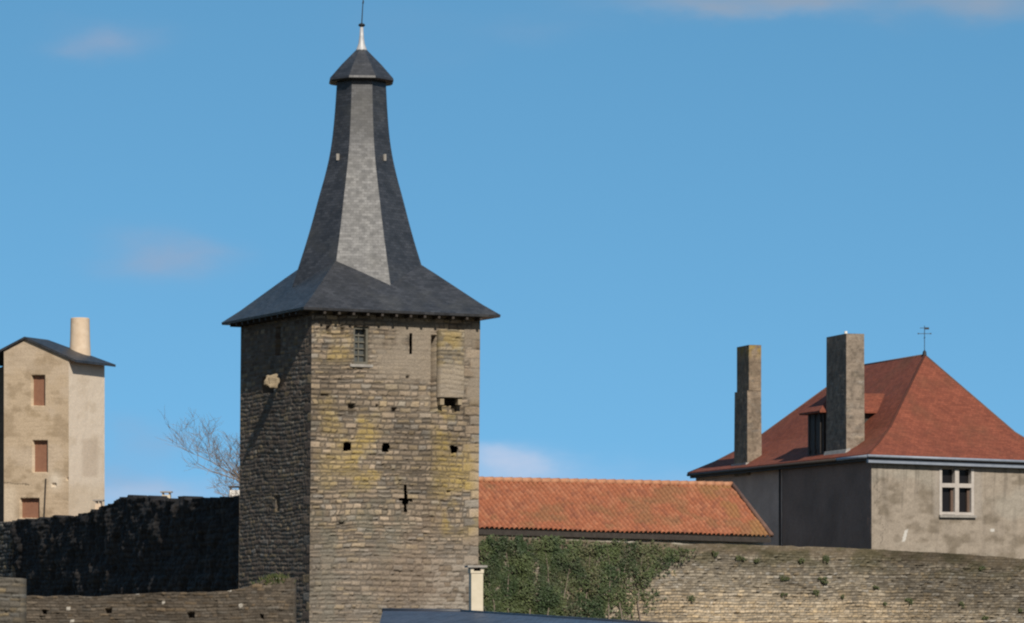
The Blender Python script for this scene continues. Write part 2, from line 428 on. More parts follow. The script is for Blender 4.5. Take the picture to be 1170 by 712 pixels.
HOLES_R = [(392, 506, 400, 515, 1.), (436, 507, 443.5, 516, 1.), (514, 510, 522, 517, 1.), (397, 461, 404, 474, .25), (447, 466, 452, 471, .2),
           (402.5, 373, 420, 416, .38), (466.4, 381, 468.6, 404, 1.2), (491, 383, 496.5, 470, .6), (504, 455, 523, 463.5, .55), (371, 372, 376, 379, .2), (388, 374, 392, 382, .14),  # tall slot left of the garderobe is carved to stand for its shadow
           (461.4, 554, 464.2, 585, 1.5), (455.5, 569.5, 470.5, 572, 1.3), (459, 572, 466, 575.5, 1.3), (515, 463, 521, 472, .15), (462, 430, 466, 433, .12), (387, 596, 393, 599, .15),
           (366, 450, 374, 453, .1), (510, 560, 515, 563, .1), (428, 462, 431, 465, .12)]
def tower_right(s, z, px, py, L):
    h, r1, r2, r3, m = masonry(s, z, 11, ch=(.1, .24), sw=(.16, .46), joint=.024, depth=.026, quoin='b', L=L); h = h + (fbm(s * 2.6, z * 2.6, 14, 4) - .5) * .06
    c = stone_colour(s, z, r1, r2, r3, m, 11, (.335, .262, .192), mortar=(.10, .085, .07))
    nz = fbm(px / 22, py / 22, 3, 4); n2 = fbm(px / 60, py / 45, 4, 4)
    # smoother render left high on the wall
    pl = np.clip(rect(px, py, 425, 366, 500, 432, 14) + rect(px, py, 524, 372, 549, 460, 6) + .8 * rect(px, py, 470, 410, 492, 470, 14), 0, 1) * sstep(.35, .55, nz + .12)
    h = h * (1 - .8 * pl); c = lerp(c, rgb(.33, .275, .215) * 1, pl * .85)
    lich = np.clip(rect(px, py, 362, 378, 398, 412, 8) * .9 + rect(px, py, 385, 470, 432, 560, 16) + rect(px, py, 497, 462, 541, 610, 12) * 1.1 + .6 * rect(px, py, 365, 440, 380, 560, 9)
                   + .7 * rect(px, py, 430, 530, 455, 560, 10) + .5 * rect(px, py, 500, 380, 525, 420, 10), 0, 1) * sstep(.36, .62, nz)
    c = lerp(c, rgb(.42, .305, .11), np.clip(lich * (.6 + .75 * r2), 0, 1) * .92 * (1 - m * .6))
    dark = sstep(.5, .72, n2); c = c * (1 - .22 * dark)[..., None]
    grn = rect(px, py, 352, 560, 460, 720, 30) * sstep(.42, .65, nz); c = lerp(c, rgb(.17, .165, .13), grn * .55)
    low = sstep(600, 640, py); c = lerp(c, rgb(.26, .225, .19), low * .35)
    pale = rect(px, py, 485, 640, 548, 720, 14) * sstep(.3, .5, r1); c = lerp(c, rgb(.40, .36, .31), pale * .6)
    red = rect(px, py, 430, 580, 520, 690, 25) * sstep(.4, .6, n2); c = lerp(c, rgb(.25, .18, .13), red * .4)
    for x0, y0, x1, y1, dp in HOLES_R:
        jx = (fbm(px / 5, py / 5, 21, 2) - .5) * (2.4 if x1 - x0 > 5.2 and y1 - y0 < 30 else .5)
        k = (px + jx > x0) & (px + jx < x1) & (py + jx > y0) & (py + jx < y1); h = np.where(k, -dp, h)
        c = np.where(k[..., None], c * .5, c)  # stone darkened inside the holes: recess shade put into the colour
    return h, c
HOLES_L = [(312.5, 374, 318.5, 406, .45), (298, 431, 311, 449, .9), (314, 566, 319, 584, .12)]
def tower_left(s, z, px, py, L):
    h, r1, r2, r3, m = masonry(s, z, 12, sw=(.16, .45), depth=.016, quoin='b', L=L)
    c = stone_colour(s, z, r1, r2, r3, m, 12, (.15, .115, .092))  # base darker than the other faces: this side's shade is put into it
    for x0, y0, x1, y1, dp in HOLES_L:
        k = (px > x0) & (px < x1) & (py > y0) & (py < y1); h = np.where(k, -dp, h)
    return h, c
def tower_back(s, z, px, py, L):
    h, r1, r2, r3, m = masonry(s, z, 13); return h, stone_colour(s, z, r1, r2, r3, m, 13, (.27, .23, .175))
ZT = ZE + .08
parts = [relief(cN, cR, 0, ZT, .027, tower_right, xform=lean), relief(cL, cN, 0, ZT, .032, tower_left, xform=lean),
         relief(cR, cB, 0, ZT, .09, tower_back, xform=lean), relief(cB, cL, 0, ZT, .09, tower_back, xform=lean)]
wall = mesh_obj('wall', *joined(parts)[:2], M_STONE, tower, col=joined(parts)[2])

def on_face(A, B, px, py):
    """point (s along A->B, z) of a vertical wall seen at a photo position"""
    k = (px - CX) / FPX; d = (B - A); L = d.length; d = d / L
    s = (k * A.y - A.x) / (d.x - k * d.y); y = A.y + d.y * s
    return s, CZ + (HY - py) / FPX * y
def face_box(mb, A, B, x0, y0, x1, y1, o0, o1):
    """box on a wall between photo corners, from o0 to o1 metres out of the wall"""
    d = (B - A).normalized(); n = Vector((d.y, -d.x))
    s0, zt = on_face(A, B, x0, y0); s1, zb = on_face(A, B, x1, y1)
    sm, zt = on_face(A, B, (x0 + x1) / 2, y0); sm, zb = on_face(A, B, (x0 + x1) / 2, y1)
    a = A + d * s0 + n * o0
    mb.box((a.x, a.y, zb), (*(d * (s1 - s0)), 0), (*(n * (o1 - o0)), 0), (0, 0, zt - zb))

# garderobe: a shallow stone box hanging from the wall on two corbels
s0, z1 = on_face(cN, cR, 497, 377); s1, z0 = on_face(cN, cR, 524, 455)
nR = Vector((dR.y, -dR.x)); nL_ = Vector((-dL.y, dL.x))
ga = cN + dR * s0 + nR * .34; gb = cN + dR * s1 + nR * .34
def gard(s, z, px, py, L):
    h, r1, r2, r3, m = masonry(s, z, 41, ch=(.14, .22), sw=(.3, .6), depth=.025, L=L); c = stone_colour(s, z, r1, r2, r3, m, 41, (.33, .27, .19))
    nz = fbm(px / 14, py / 14, 5, 3); c = lerp(c, rgb(.40, .29, .1), rect(px, py, 497, 378, 524, 425, 6) * sstep(.4, .6, nz) * .55)
    pl = rect(px, py, 490, 418, 530, 460, 8); c = lerp(c, rgb(.36, .3, .235), pl * .8); return h * (1 - .6 * pl), c
v, f, c = relief(ga, gb, z0, z1, .03, gard, thick=.36, xform=lean)
mesh_obj('garderobe', v, f, M_STONE, tower, col=c, label='shallow stone box latrine hanging high on the wall')
for x0 in (498, 518.5):
    mb = MB(); face_box(mb, cN, cR, x0, 455, x0 + 4.5, 463, .0, .26); mb.build('corbel', M_ROCK, tower, fn=leanp, bevel=.03)
# window with a wooden grille
mb = MB()
for (x0, y0, x1, y1) in ((402.5, 373, 405, 416), (417.5, 373, 420, 416), (405, 373, 417.5, 376), (405, 413, 417.5, 416)): face_box(mb, cN, cR, x0, y0, x1, y1, -.36, -.12)
M_GREENW = mottled('grey_green_wood', (.09, .085, .07), (.13, .12, .095), 6, .75)
win = mb.build('window', M_GREENW, tower, fn=leanp)
mb = MB()
for yy in (382, 389.5, 397, 404.5): face_box(mb, cN, cR, 405, yy, 417.5, yy + 1.6, -.30, -.27)
face_box(mb, cN, cR, 410.6, 376, 412, 413, -.32, -.29)
mb.build('grille', M_GREENW, win, fn=leanp)
mb = MB(); face_box(mb, cN, cR, 405, 376, 417.5, 413, -.36, -.335)
M_DULLGLASS = mottled('dusty_glass', (.05, .055, .055), (.09, .095, .09), 3, .3, .5); mb.build('pane', M_DULLGLASS, win, fn=leanp)
mb = MB(); face_box(mb, cN, cR, 398, 416.3, 424, 419.4, -.02, .03); mb.build('window_sill', M_CONC, tower, fn=leanp, bevel=.02)
# broken corbel on the shaded side
def rough_stone(name, c, sx, sy, sz, mat, parent, ax=dL, seed=1, label=None):
    bm = bmesh.new(); bmesh.ops.create_icosphere(bm, subdivisions=3, radius=1)
    rr = random.Random(seed); ph = [rr.random() * 6 for _ in range(6)]
    nrm = Vector((-ax.y, ax.x))
    for v_ in bm.verts:
        p = v_.co; q = Vector([math.copysign(abs(c_) ** .6, c_) for c_ in p])
        k = 1 + .26 * math.sin(4 * p.x + ph[0]) * math.sin(5 * p.y + ph[1]) + .2 * math.sin(6 * p.z + ph[2] + 3 * p.x)
        q = q * k; v_.co = Vector((ax.x * q.x * sx + nrm.x * q.y * sy, ax.y * q.x * sx + nrm.y * q.y * sy, q.z * sz)) + Vector(c)
    vs = [tuple(v_.co) for v_ in bm.verts]; fs = [tuple(w.index for w in f_.verts) for f_ in bm.faces]; bm.free()
    return mesh_obj(name, vs, fs, mat, parent, smooth=False, label=label)
sL, zq = on_face(cL, cN, 318, 436); q = cL + (-dL) * sL
nl = Vector((-dL.y, dL.x)) if Vector((-dL.y, dL.x)).y < 0 else Vector((dL.y, -dL.x))
rough_stone('corbel', leanp((q.x + nl.x * .28, q.y + nl.y * .28, zq)), .11, .24, .21, M_ROCK, tower, seed=3, label='broken pale corbel stone on the shaded side')

# roof: broad pyramid skirt, then the swept eight sided spire, a cap and a lead finial
OV = .54
def eave_pts(o, z, inset=0.0):
    return [(*(cN - dR * o - dL * o), z), (*(cR + dR * o - dL * o), z), (*(cB + dR * o + dL * o), z), (*(cL - dR * o + dL * o), z)]
mb = MB(); e0 = eave_pts(OV, ZE); e1 = eave_pts(OV + .02, ZE + .09)
half = TW / 2 + OV + .02
ap = 3.55                                      # where the pyramid would come to a point, above the eave
def ring(h, k, m=12): return [Vector((*TC, 0)) + (Vector(p) - Vector((*TC, p[2]))) * k + Vector((0, 0, ZE + .09 + h)) for p in e1]
r0 = [Vector(p) for p in e1]; ra = ring(.42, .865); rc = ring(1.58, .54); rb = ring(2.68, .22)
mb.hexa([Vector(p) for p in e0], r0)
for lo_, hi_ in ((r0, ra), (ra, rc), (rc, rb)):
    for k in range(4): mb.plane([lo_[k], lo_[(k + 1) % 4], hi_[(k + 1) % 4], hi_[k]])
mb.build('roof_skirt', M_SLATE, tower, fn=leanp)
for face in range(2):                          # rafter feet under the two visible eaves
    A_, d_, n_ = ((cN, dR, nR), (cN, dL, nl))[face]
    for k in range(12):
        a = A_ + d_ * (.25 + k * (TW - .5) / 11) + n_ * .02
        mb = MB(); mb.box((a.x, a.y, ZE - .12), (*(d_ * .09), 0), (*(n_ * (OV - .06)), 0), (0, 0, .118)); mb.build('rafter', M_DARKWOOD, tower, fn=leanp)
PHI = R(4.5)
DT = TC.y; pm = DT / FPX
def zy(py): return CZ + (HY - py) * pm
prof = [(346, 171), (318, 153.5), (306, 146), (280, 129), (255, 114.5), (228, 100), (204, 86), (182, 75.5), (163, 69), (145, 65), (120, 61), (93, 58)]
def octo(w_px, py, extra=0):
    Rr = w_px * pm / 1.94 + extra; o = []
    for k in range(8):
        a = PHI + R(22.5 + 45 * k)             # angle from -Y toward +X
        o.append(Vector((TC.x + Rr * math.sin(a), TC.y - Rr * math.cos(a), zy(py))))
    return o
ys_ = np.linspace(346, 93, 34); pr_y = [p[0] for p in prof][::-1]; pr_w = [p[1] for p in prof][::-1]
ws_ = np.interp(ys_, pr_y, pr_w); ws_[1:-1] = (ws_[:-2] + 2 * ws_[1:-1] + ws_[2:]) / 4
rings = [octo(w_, y_) for y_, w_ in zip(ys_, ws_)]
mb = MB()
for k in range(8):                              # each side is one smooth strip, sharp between sides
    i0 = len(mb.v); vv = [0.0]; nr = len(rings)
    for i in range(nr):
        mb.v += [tuple(rings[i][k]), tuple(rings[i][(k + 1) % 8])]
        if i: vv.append(vv[-1] + ((rings[i][k] + rings[i][(k + 1) % 8]) / 2 - (rings[i - 1][k] + rings[i - 1][(k + 1) % 8]) / 2).length)
    for i in range(nr - 1):
        wa = (rings[i][k] - rings[i][(k + 1) % 8]).length / 2; wb = (rings[i + 1][k] - rings[i + 1][(k + 1) % 8]).length / 2
        mb.f.append((i0 + 2 * i, i0 + 2 * i + 1, i0 + 2 * i + 3, i0 + 2 * i + 2))
        mb.uv += [(k * 3.3 - wa, vv[i]), (k * 3.3 + wa, vv[i]), (k * 3.3 + wb, vv[i + 1]), (k * 3.3 - wb, vv[i + 1])]
mb.build('spire', M_SLATE, tower, smooth=True, fn=leanp)
for px_, py_, kface in ((382.5, 182, 6), (446, 184, 0)):      # lead hook flashings
    i = int(np.argmin(np.abs(ys_ - py_))); a_, b_ = rings[i][kface], rings[i][(kface + 1) % 8]
    m_ = (a_ + b_) / 2; o_ = (m_ - Vector((TC.x, TC.y, m_.z))).normalized()
    mb = MB(); mb.box(m_ + o_ * .0 + Vector((-.035, -.02, -.06)), (.07, 0, 0), o_ * .06, (0, 0, .24)); mb.build('lead_hook', M_CONC, tower, fn=leanp)
mb = MB(); cb0 = octo(71, 95.5); cb1 = octo(76.5, 94); cb2 = octo(75.5, 91.5); cm = octo(48, 75.5); ct = octo(9, 55.5)
mb.hexa(cb0, cb1)
for a_, b_ in ((cb1, cb2), (cb2, cm), (cm, ct)):
    for k in range(8): mb.plane([a_[k], a_[(k + 1) % 8], b_[(k + 1) % 8], b_[k]])
mb.build('spire_cap', M_SLATE, tower, fn=leanp)
mb = MB(); mb.lathe(TC, [(.23, zy(58.5)), (.19, zy(56)), (.12, zy(50)), (.085, zy(42)), (.06, zy(31))], 14)
fin = mb.build('finial', M_LEAD, tower, smooth=True, fn=leanp)
mb = MB(); mb.lathe(TC, [(.03, zy(31)), (.11, zy(30)), (.13, zy(28.8)), (.1, zy(27.5)), (.03, zy(26.5))], 12)
mb.tube([(TC.x, TC.y, zy(27)), (TC.x + .03, TC.y, zy(8)), (TC.x + .07, TC.y, zy(-14))], [.022, .018, .012], 6)
mb.tube([(TC.x + .035, TC.y, zy(4)), (TC.x + .06, TC.y, zy(1))], [.035, .02], 6)
mb.build('lightning_rod', M_IRON, fin, fn=leanp)

# ------------------------------------------------------------------ curtain walls
def line_top(A, B, pts, amp=.05, seed=1, freq=2.2):
    sz = [on_face(A, B, x, y) for x, y in pts]; sz.sort()
    xs = np.array([a for a, b in sz]); zs = np.array([b for a, b in sz])
    def top(s): return np.interp(s, xs, zs) + (fbm(s * freq, s * 0, seed, 4) - .5) * 2 * amp
    return top
# right: pale rubble wall running from the tower past the house
A = XY(536, 131.0); B = XY(1260, 146.0)
topR = line_top(A, B, [(536, 612), (600, 614), (650, 616.5), (700, 618), (780, 621), (820, 621.5), (900, 624), (990, 627), (1080, 632), (1170, 638), (1260, 643)], .03, 5)
def right_wall(s, z, px, py, L):
    h, r1, r2, r3, m = masonry(s, z, 51, ch=(.07, .15), sw=(.12, .32), joint=.017, depth=.036, L=L); h = h + (fbm(s * 2.2, z * 3, 52, 4) - .5) * .07
    c = stone_colour(s, z, r1, r2, r3, m, 51, (.30, .255, .195), .42, mortar=(.13, .11, .085), warm=(.38, .28, .16), grey=(.32, .31, .29))
    top = np.interp(px, [536, 700, 900, 1000, 1170, 1260], [611, 616, 624, 627, 638, 643]); dp = py - top
    nz = fbm(px / 26, py / 12, 8, 4); n2 = fbm(px / 70, py / 26, 9, 4)
    earth = 1 - sstep(7, 15, dp + (nz - .5) * 10); c = lerp(c, rgb(.165, .125, .08), earth * .6); h = h * (1 - .6 * earth)
    moss = (1 - sstep(14, 34, dp)) * sstep(.42, .62, nz) * sstep(620, 760, px); c = lerp(c, rgb(.075, .07, .032), moss * .6)
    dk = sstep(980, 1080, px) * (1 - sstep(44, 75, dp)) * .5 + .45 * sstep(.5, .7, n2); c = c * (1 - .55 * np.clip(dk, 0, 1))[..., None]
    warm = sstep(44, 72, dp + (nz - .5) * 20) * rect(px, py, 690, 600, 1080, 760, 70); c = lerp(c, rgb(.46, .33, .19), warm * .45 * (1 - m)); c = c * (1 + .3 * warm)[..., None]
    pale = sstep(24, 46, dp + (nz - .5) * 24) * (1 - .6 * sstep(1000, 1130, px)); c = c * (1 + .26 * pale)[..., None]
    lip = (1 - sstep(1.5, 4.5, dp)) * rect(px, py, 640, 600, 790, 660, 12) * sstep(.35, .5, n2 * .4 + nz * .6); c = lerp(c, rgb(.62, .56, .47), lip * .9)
    return h, c
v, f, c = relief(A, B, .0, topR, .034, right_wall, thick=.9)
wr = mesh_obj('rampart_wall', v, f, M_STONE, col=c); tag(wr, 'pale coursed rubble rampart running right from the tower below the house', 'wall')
RA, RB = A, B
# left: dark wall in shade, running back from the tower
A = XY(12, 182.0); B = XY(277, 132.0)
SIL = [(12, 595), (30, 594), (60, 591), (85, 589), (98, 586), (104, 583), (113, 580.5), (121, 578), (127, 574), (133, 570), (142, 567.5), (152, 566.5), (160, 567.5), (168, 568.5), (175, 572), (188, 572), (196, 569.5), (203, 567.5), (212, 568), (218, 571), (240, 570), (277, 566)]
topL = line_top(A, B, SIL, .13, 15, 1.7)
def dark_wall(s, z, px, py, L):
    h, r1, r2, r3, m = masonry(s, z, 61, ch=(.14, .3), sw=(.3, .8), joint=.02, depth=.03, L=L)
    h = h + (fbm(s * .8, z * 1.3, 62, 5) - .5) * .7
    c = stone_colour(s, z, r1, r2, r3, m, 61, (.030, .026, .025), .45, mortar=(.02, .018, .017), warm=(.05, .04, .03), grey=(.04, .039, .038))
    return h, c
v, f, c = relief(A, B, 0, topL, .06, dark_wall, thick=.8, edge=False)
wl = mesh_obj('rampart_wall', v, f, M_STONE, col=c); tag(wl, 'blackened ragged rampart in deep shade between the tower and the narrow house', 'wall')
A2 = XY(-60, 196.0); B2 = XY(14, 181.0)
top2 = line_top(A2, B2, [(-60, 598), (0, 598), (14, 596)], .15, 25)
def grey_wall(s, z, px, py, L):
    h, r1, r2, r3, m = masonry(s, z, 71, ch=(.16, .3), sw=(.3, .8), depth=.06, L=L)
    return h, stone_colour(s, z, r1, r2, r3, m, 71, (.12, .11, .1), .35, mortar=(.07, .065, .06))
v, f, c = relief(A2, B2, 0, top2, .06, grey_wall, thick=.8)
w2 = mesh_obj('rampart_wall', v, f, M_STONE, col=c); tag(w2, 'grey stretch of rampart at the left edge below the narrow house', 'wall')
# low brown wall in front
A = XY(22, 113.0); B = XY(335, 112.0)
topW = line_top(A, B, [(22, 681), (60, 681), (100, 681.5), (150, 679), (200, 676), (240, 677), (262, 675), (283, 671), (292, 667), (302, 662.5), (312, 660.5), (335, 660)], .04, 35)
LOW_H = [(48, 697, 53, 702, .3), (120, 695, 127, 701, .3), (214, 700, 222, 706, .3), (297, 702, 301, 707, .25)]
def low_wall(s, z, px, py, L):
    h, r1, r2, r3, m = masonry(s, z, 81, ch=(.07, .15), sw=(.12, .36), depth=.024, joint=.016, L=L); h = h + (fbm(s * 2.5, z * 2.5, 82, 4) - .5) * .08
    c = stone_colour(s, z, r1, r2, r3, m, 81, (.13, .105, .08), .42, mortar=(.08, .066, .052), warm=(.17, .115, .062), grey=(.12, .112, .10))
    sp = (hsh(np.floor(s / .12), np.floor(z / .1), 5) > .987); c = np.where(sp[..., None], rgb(.5, .46, .4), c)
    for x0, y0, x1, y1, dp in LOW_H:
        k = (px > x0) & (px < x1) & (py > y0) & (py < y1); h = np.where(k, -dp, h)
    return h, c
v, f, c = relief(A, B, 0, topW, .032, low_wall, thick=.6)
ww = mesh_obj('garden_wall', v, f, M_STONE, col=c); tag(ww, 'low brown rubble wall with small holes at the foot of the tower', 'wall')
LA, LB = A, B
A = XY(-40, 111.0); B = XY(24, 110.8)
def pillar(s, z, px, py, L):
    h, r1, r2, r3, m = masonry(s, z, 91, ch=(.12, .22), sw=(.2, .5), depth=.03, L=L)
    return h, stone_colour(s, z, r1, r2, r3, m, 91, (.13, .115, .095), .3, mortar=(.1, .09, .075))
v, f, c = relief(A, B, 0, line_top(A, B, [(-40, 658), (24, 660)], .03, 45), .035, pillar, thick=.7)
wp = mesh_obj('wall_pier', v, f, M_STONE, col=c); tag(wp, 'squat stone pier ending the low brown wall at the left edge', 'wall pier')

# ------------------------------------------------------------------ house with the red hipped roof
HT = R(17.0); hR = Vector((math.cos(HT), math.sin(HT))); hL = Vector((-math.sin(HT), math.cos(HT)))
HT2 = R(27); hR2 = Vector((math.cos(HT2), math.sin(HT2)))      # the front is a little out of square
eN = XY(992, 160.0); HA, HB, RUN, RUNL = 24.2, 11.2, 5.95, 9.7
zEh = CZ + (HY - 521) / FPX * 160.0; zRh = CZ + (HY - 403) / FPX * 168.2
def hp(p, q, z): a = eN + hR2 * p + hL * q; return Vector((a.x, a.y, z - .012 * p))
house = thing('stone_house', (*(eN + hR2 * 5 + hL * 8), 0), 'rendered stone house with red hipped tile roof, dormer and two tall chimneys', 'house')
IN = .34
wN = eN + hR2 * IN + hL * IN; wR = eN + hR2 * (HB - IN) + hL * IN; wL = eN + hR2 * IN + hL * (HA - IN); wB = eN + hR2 * (HB - IN) + hL * (HA - IN)
HWIN = [(1075.5, 538, 1091.5, 553, .3), (1095, 538, 1110, 553, .3), (1075.5, 557, 1091.5, 587, .3), (1095, 557, 1110, 587, .3)]
def house_front(s, z, px, py, L):
    h = (fbm(s * 5, z * 5, 101, 4) - .5) * .03
    nz = fbm(px / 16, py / 11, 102, 5); n2 = fbm(px / 5, py / 4, 103, 3); n3 = fbm(px / 48, py / 36, 104, 4)
    c = np.ones(s.shape + (3,)) * rgb(.385, .325, .262)
    c = lerp(c, rgb(.22, .18, .135), sstep(.42, .7, nz) * .8); c = lerp(c, rgb(.42, .38, .32), sstep(.52, .72, n3) * .6)
    c = c * (.86 + .28 * n2)[..., None]
    stk = sstep(.5, .75, fbm(px / 3.2, py / 55, 105, 3)) * (1 - sstep(535, 610, py) * .7); c = c * (1 - .28 * stk)[..., None]
    crk = np.abs(px - (1003 + (fbm(py / 9, py * 0, 106, 3) - .5) * 22 + (py - 560) * .12)) < .35; c = np.where((crk & (py > 545) & (py < 622))[..., None], c * .55, c)
    fr = rect(px, py, 1067, 535, 1122, 592, 3); c = lerp(c, rgb(.42, .37, .32), fr * .6)
    mk = ((np.abs(px - (1036 - (py - 604) * .25)) < 1.8) & (py > 605) & (py < 619)) | ((np.abs(px - 1134) < 2) & (np.abs(py - 606) < 1.2))
    c = np.where(mk[..., None], rgb(.66, .63, .58), c)
    stain = (1 - sstep(0, 26, np.abs(py - 640))) * .35 * sstep(.35, .6, nz); c = lerp(c, rgb(.17, .14, .1), stain)
    wn = (px > 1075) & (px < 1111) & (py > 536) & (py < 589); h = np.where(wn, -.3, h)
    return h, c
def house_left(s, z, px, py, L):
    h = (fbm(s * 3, z * 3, 111, 4) - .5) * .05
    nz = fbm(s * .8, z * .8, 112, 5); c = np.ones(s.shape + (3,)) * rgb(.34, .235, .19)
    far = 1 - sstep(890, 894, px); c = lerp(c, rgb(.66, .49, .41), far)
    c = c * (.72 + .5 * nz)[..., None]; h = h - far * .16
    return h, c
def house_back(s, z, px, py, L): return s * 0, np.ones(s.shape + (3,)) * rgb(.3, .26, .21)
zW = zEh - .02
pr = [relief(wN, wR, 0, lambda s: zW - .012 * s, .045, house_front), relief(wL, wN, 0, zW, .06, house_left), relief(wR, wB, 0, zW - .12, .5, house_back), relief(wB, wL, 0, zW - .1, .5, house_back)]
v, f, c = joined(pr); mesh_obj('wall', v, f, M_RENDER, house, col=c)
# roof with sprocketed (flatter) foot
K = (HB - RUN) / RUN; K2 = RUNL / RUN
def hring(m, z): return [hp(m, m, z), hp(HB - m * K, m, z), hp(HB - m * K, HA - m * K2, z), hp(m, HA - m * K2, z)]
zr = zRh - zEh
r0 = hring(-.02, zEh - .0); r05 = hring(0, zEh + .10); r1 = hring(1.0, zEh + .10 + zr * .105); r2 = hring(2.2, zEh + zr * .285)
rA = hp(RUN, RUN, zRh); rB = hp(RUN, HA - RUNL, zRh)
mb = MB(); mb.hexa(r0, r05)
for lo_, hi_ in ((r05, r1), (r1, r2)):
    for k in range(4): mb.plane([lo_[k], lo_[(k + 1) % 4], hi_[(k + 1) % 4], hi_[k]])
mb.plane([r2[0], r2[1], rA]); mb.plane([r2[1], r2[2], rB, rA]); mb.plane([r2[2], r2[3], rB]); mb.plane([r2[3], r2[0], rA, rB])
roof = mb.build('roof', M_REDTILE, house)
M_HIP = mottled('hip_tile', (.10, .058, .045), (.16, .09, .065), 3, .85)
def hiptube(pts): 
    mb = MB(); mb.tube([Vector(p) - Vector((0, 0, .035)) for p in pts], .06, 7); return mb
hiptube([r05[0], r1[0], r2[0], rA]).build('hip_ridge', M_REDTILE, roof, smooth=True)
for pts in ([r05[1], r1[1], r2[1], rA], [r05[3], r1[3], r2[3], rB], [rA, rB]): hiptube(pts).build('hip_ridge', M_HIP, roof, smooth=True)
# gutter and moulding of the front, dark eave board of the side
mb = MB()
p0, p1 = hp(-.06, -.05, zEh), hp(HB, -.05, zEh)
dd = (p1 - p0); 
mb.tube([p0 + Vector((0, -.06, .0)), p1 + Vector((0, -.06, 0))], .068, 8); gut = mb.build('gutter', M_ZINC, house, smooth=True)
mb = MB(); a = hp(.02, .02, zEh - .30); mb.box(a, hp(HB, .02, zEh - .30) - a, hR2.to_3d() * 0 + hL.to_3d() * .22, (0, 0, .17)); mb.build('cornice', M_ZINC, house)
mb = MB(); a = hp(.06, .34, zEh - .2); mb.box(a, hL.to_3d() * (HA - .5), hR2.to_3d() * .2, (0, 0, .19)); mb.build('eave_board', M_DARKWOOD, house)
mb = MB(); mb.tube([hp(-.05, -.05, zEh - .02), hp(-.05, 3.6, zEh - .02)], .075, 8); mb.build('gutter', M_ZINC, house, smooth=True)
mb = MB(); mb.tube([hp(-.05, 3.65, zEh - .03), hp(-.05, HA - .1, zEh - .03)], .07, 8); mb.build('gutter', M_DARKWOOD, house, smooth=True)
s893, _ = on_face(wL, wN, 893, 570); a = wL + (wN - wL).normalized() * s893 + Vector((-hL.y, hL.x)) * 0 - hR2 * .1
mb = MB(); mb.tube([(a.x, a.y, zEh - .1), (a.x, a.y, 0)], .055, 8); mb.build('downpipe', M_DARKWOOD, house, smooth=True)
# cross window
M_CASE = mottled('old_brown_casement', (.09, .06, .045), (.13, .085, .065), 6, .7)
mb = MB()
for b in ((1073, 535.5, 1076, 589), (1109.5, 536, 1112.5, 590), (1090.8, 536, 1095.4, 589), (1076, 552.2, 1090.8, 557), (1095.4, 552.6, 1109.5, 557.4), (1076, 585, 1090.8, 588), (1095.4, 585.5, 1109.5, 588.5)):
    face_box(mb, wN, wR, *b, -.22, .03)
hw = mb.build('window', M_FRAME, house, bevel=.015)
for b in ((1075.5, 536, 1091.5, 553), (1094.5, 536, 1110.5, 553), (1075.5, 556, 1091.5, 586), (1094.5, 556, 1110.5, 586)):
    mb = MB(); face_box(mb, wN, wR, *b, -.27, -.235); mb.build('pane', M_GLASS, hw)
for x0, x1 in ((1088.3, 1090.8), (1107, 1109.5)):
    mb = MB(); face_box(mb, wN, wR, x0, 558, x1, 585, -.23, -.14); mb.build('casement', M_CASE, hw)
mb = MB(); face_box(mb, wN, wR, 1072.5, 588.6, 1114, 591.5, -.1, .14); mb.build('sill', M_CONC, hw, bevel=.02)
# chimneys standing on the side wall
def chim_col(seed, base, yel=None):
    def fn(s, z, px, py, L):
        h, r1, r2, r3, m = masonry(s, z, seed, ch=(.12, .2), sw=(.2, .45), depth=.025, L=L)
        pl = .45 + .55 * sstep(.35, .55, fbm(s * 1.3, z * 1.3, seed + 50, 4)); m = m * .3; h = h * .15 + (fbm(s * 5, z * 5, seed + 51, 5) - .5) * .05
        c = stone_colour(s, z, r1, r2, r3, m, seed, base, .25, warm=(.3, .25, .18)); c = lerp(c, rgb(*base) * 1.15, pl * .85); c = c * (.65 + .7 * fbm(s * 3.2, z * 2.8, seed + 52, 5))[..., None]; c = c * (1 - .25 * sstep(.52, .66, fbm(s * 7, z * 7, seed + 53, 3)))[..., None]
        if yel is not None: c = lerp(c, rgb(.36, .25, .07), sstep(yel[0], yel[1], z) * sstep(.35, .6, fbm(s * 4, z * 3, seed + 60, 3)) * .8)
        return h, c
    return fn
def shaft(a, LL, WW, z0, z1, fn, taper=0.0, flare=0.0):
    """four relief sides and a top; a is the near corner, LL along the side wall, WW inwards"""
    q = [a, a + hR * WW, a + hR * WW + hL * LL, a + hL * LL]
    cx = (q[0] + q[2]) / 2
    def xf(V):
        t = np.clip((V[:, 2] - z0) / (z1 - z0), 0, 1); k = 1 - taper * t
        w = flare * np.clip(1 - (V[:, 2] - z0) / .9, 0, 1) ** 2
        V = V.copy()
        for i in (0, 1): V[:, i] = cx[i] + (V[:, i] - cx[i]) * k
        d = (V[:, 0] - a.x) * hR.x + (V[:, 1] - a.y) * hR.y
        mv = w * np.clip(d / WW, 0, 1)
        V[:, 0] += hR.x * mv; V[:, 1] += hR.y * mv
        return V
    ps = [relief(q[i], q[(i + 1) % 4], z0, z1, .035, fn, xform=xf) for i in range(4)]
    tp = np.array([[*p, z1] for p in q]); tp = xf(tp); ps.append((tp, np.array([[0, 1, 2, 3]]), np.ones((4, 3)) * .16))
    return joined(ps)
side0 = eN + hR * .42                         # line of the chimneys just inside the eave
def on_side(px): return on_face(side0 + hL * 30, side0, px, 500)[0]
def side_pt(px): s_, _ = on_face(side0, side0 + hL * 30, px, 500); return side0 + hL * s_
a2 = side_pt(967); zt2 = CZ + (HY - 381) / FPX * a2.y; zb2 = CZ + (HY - 524) / FPX * a2.y
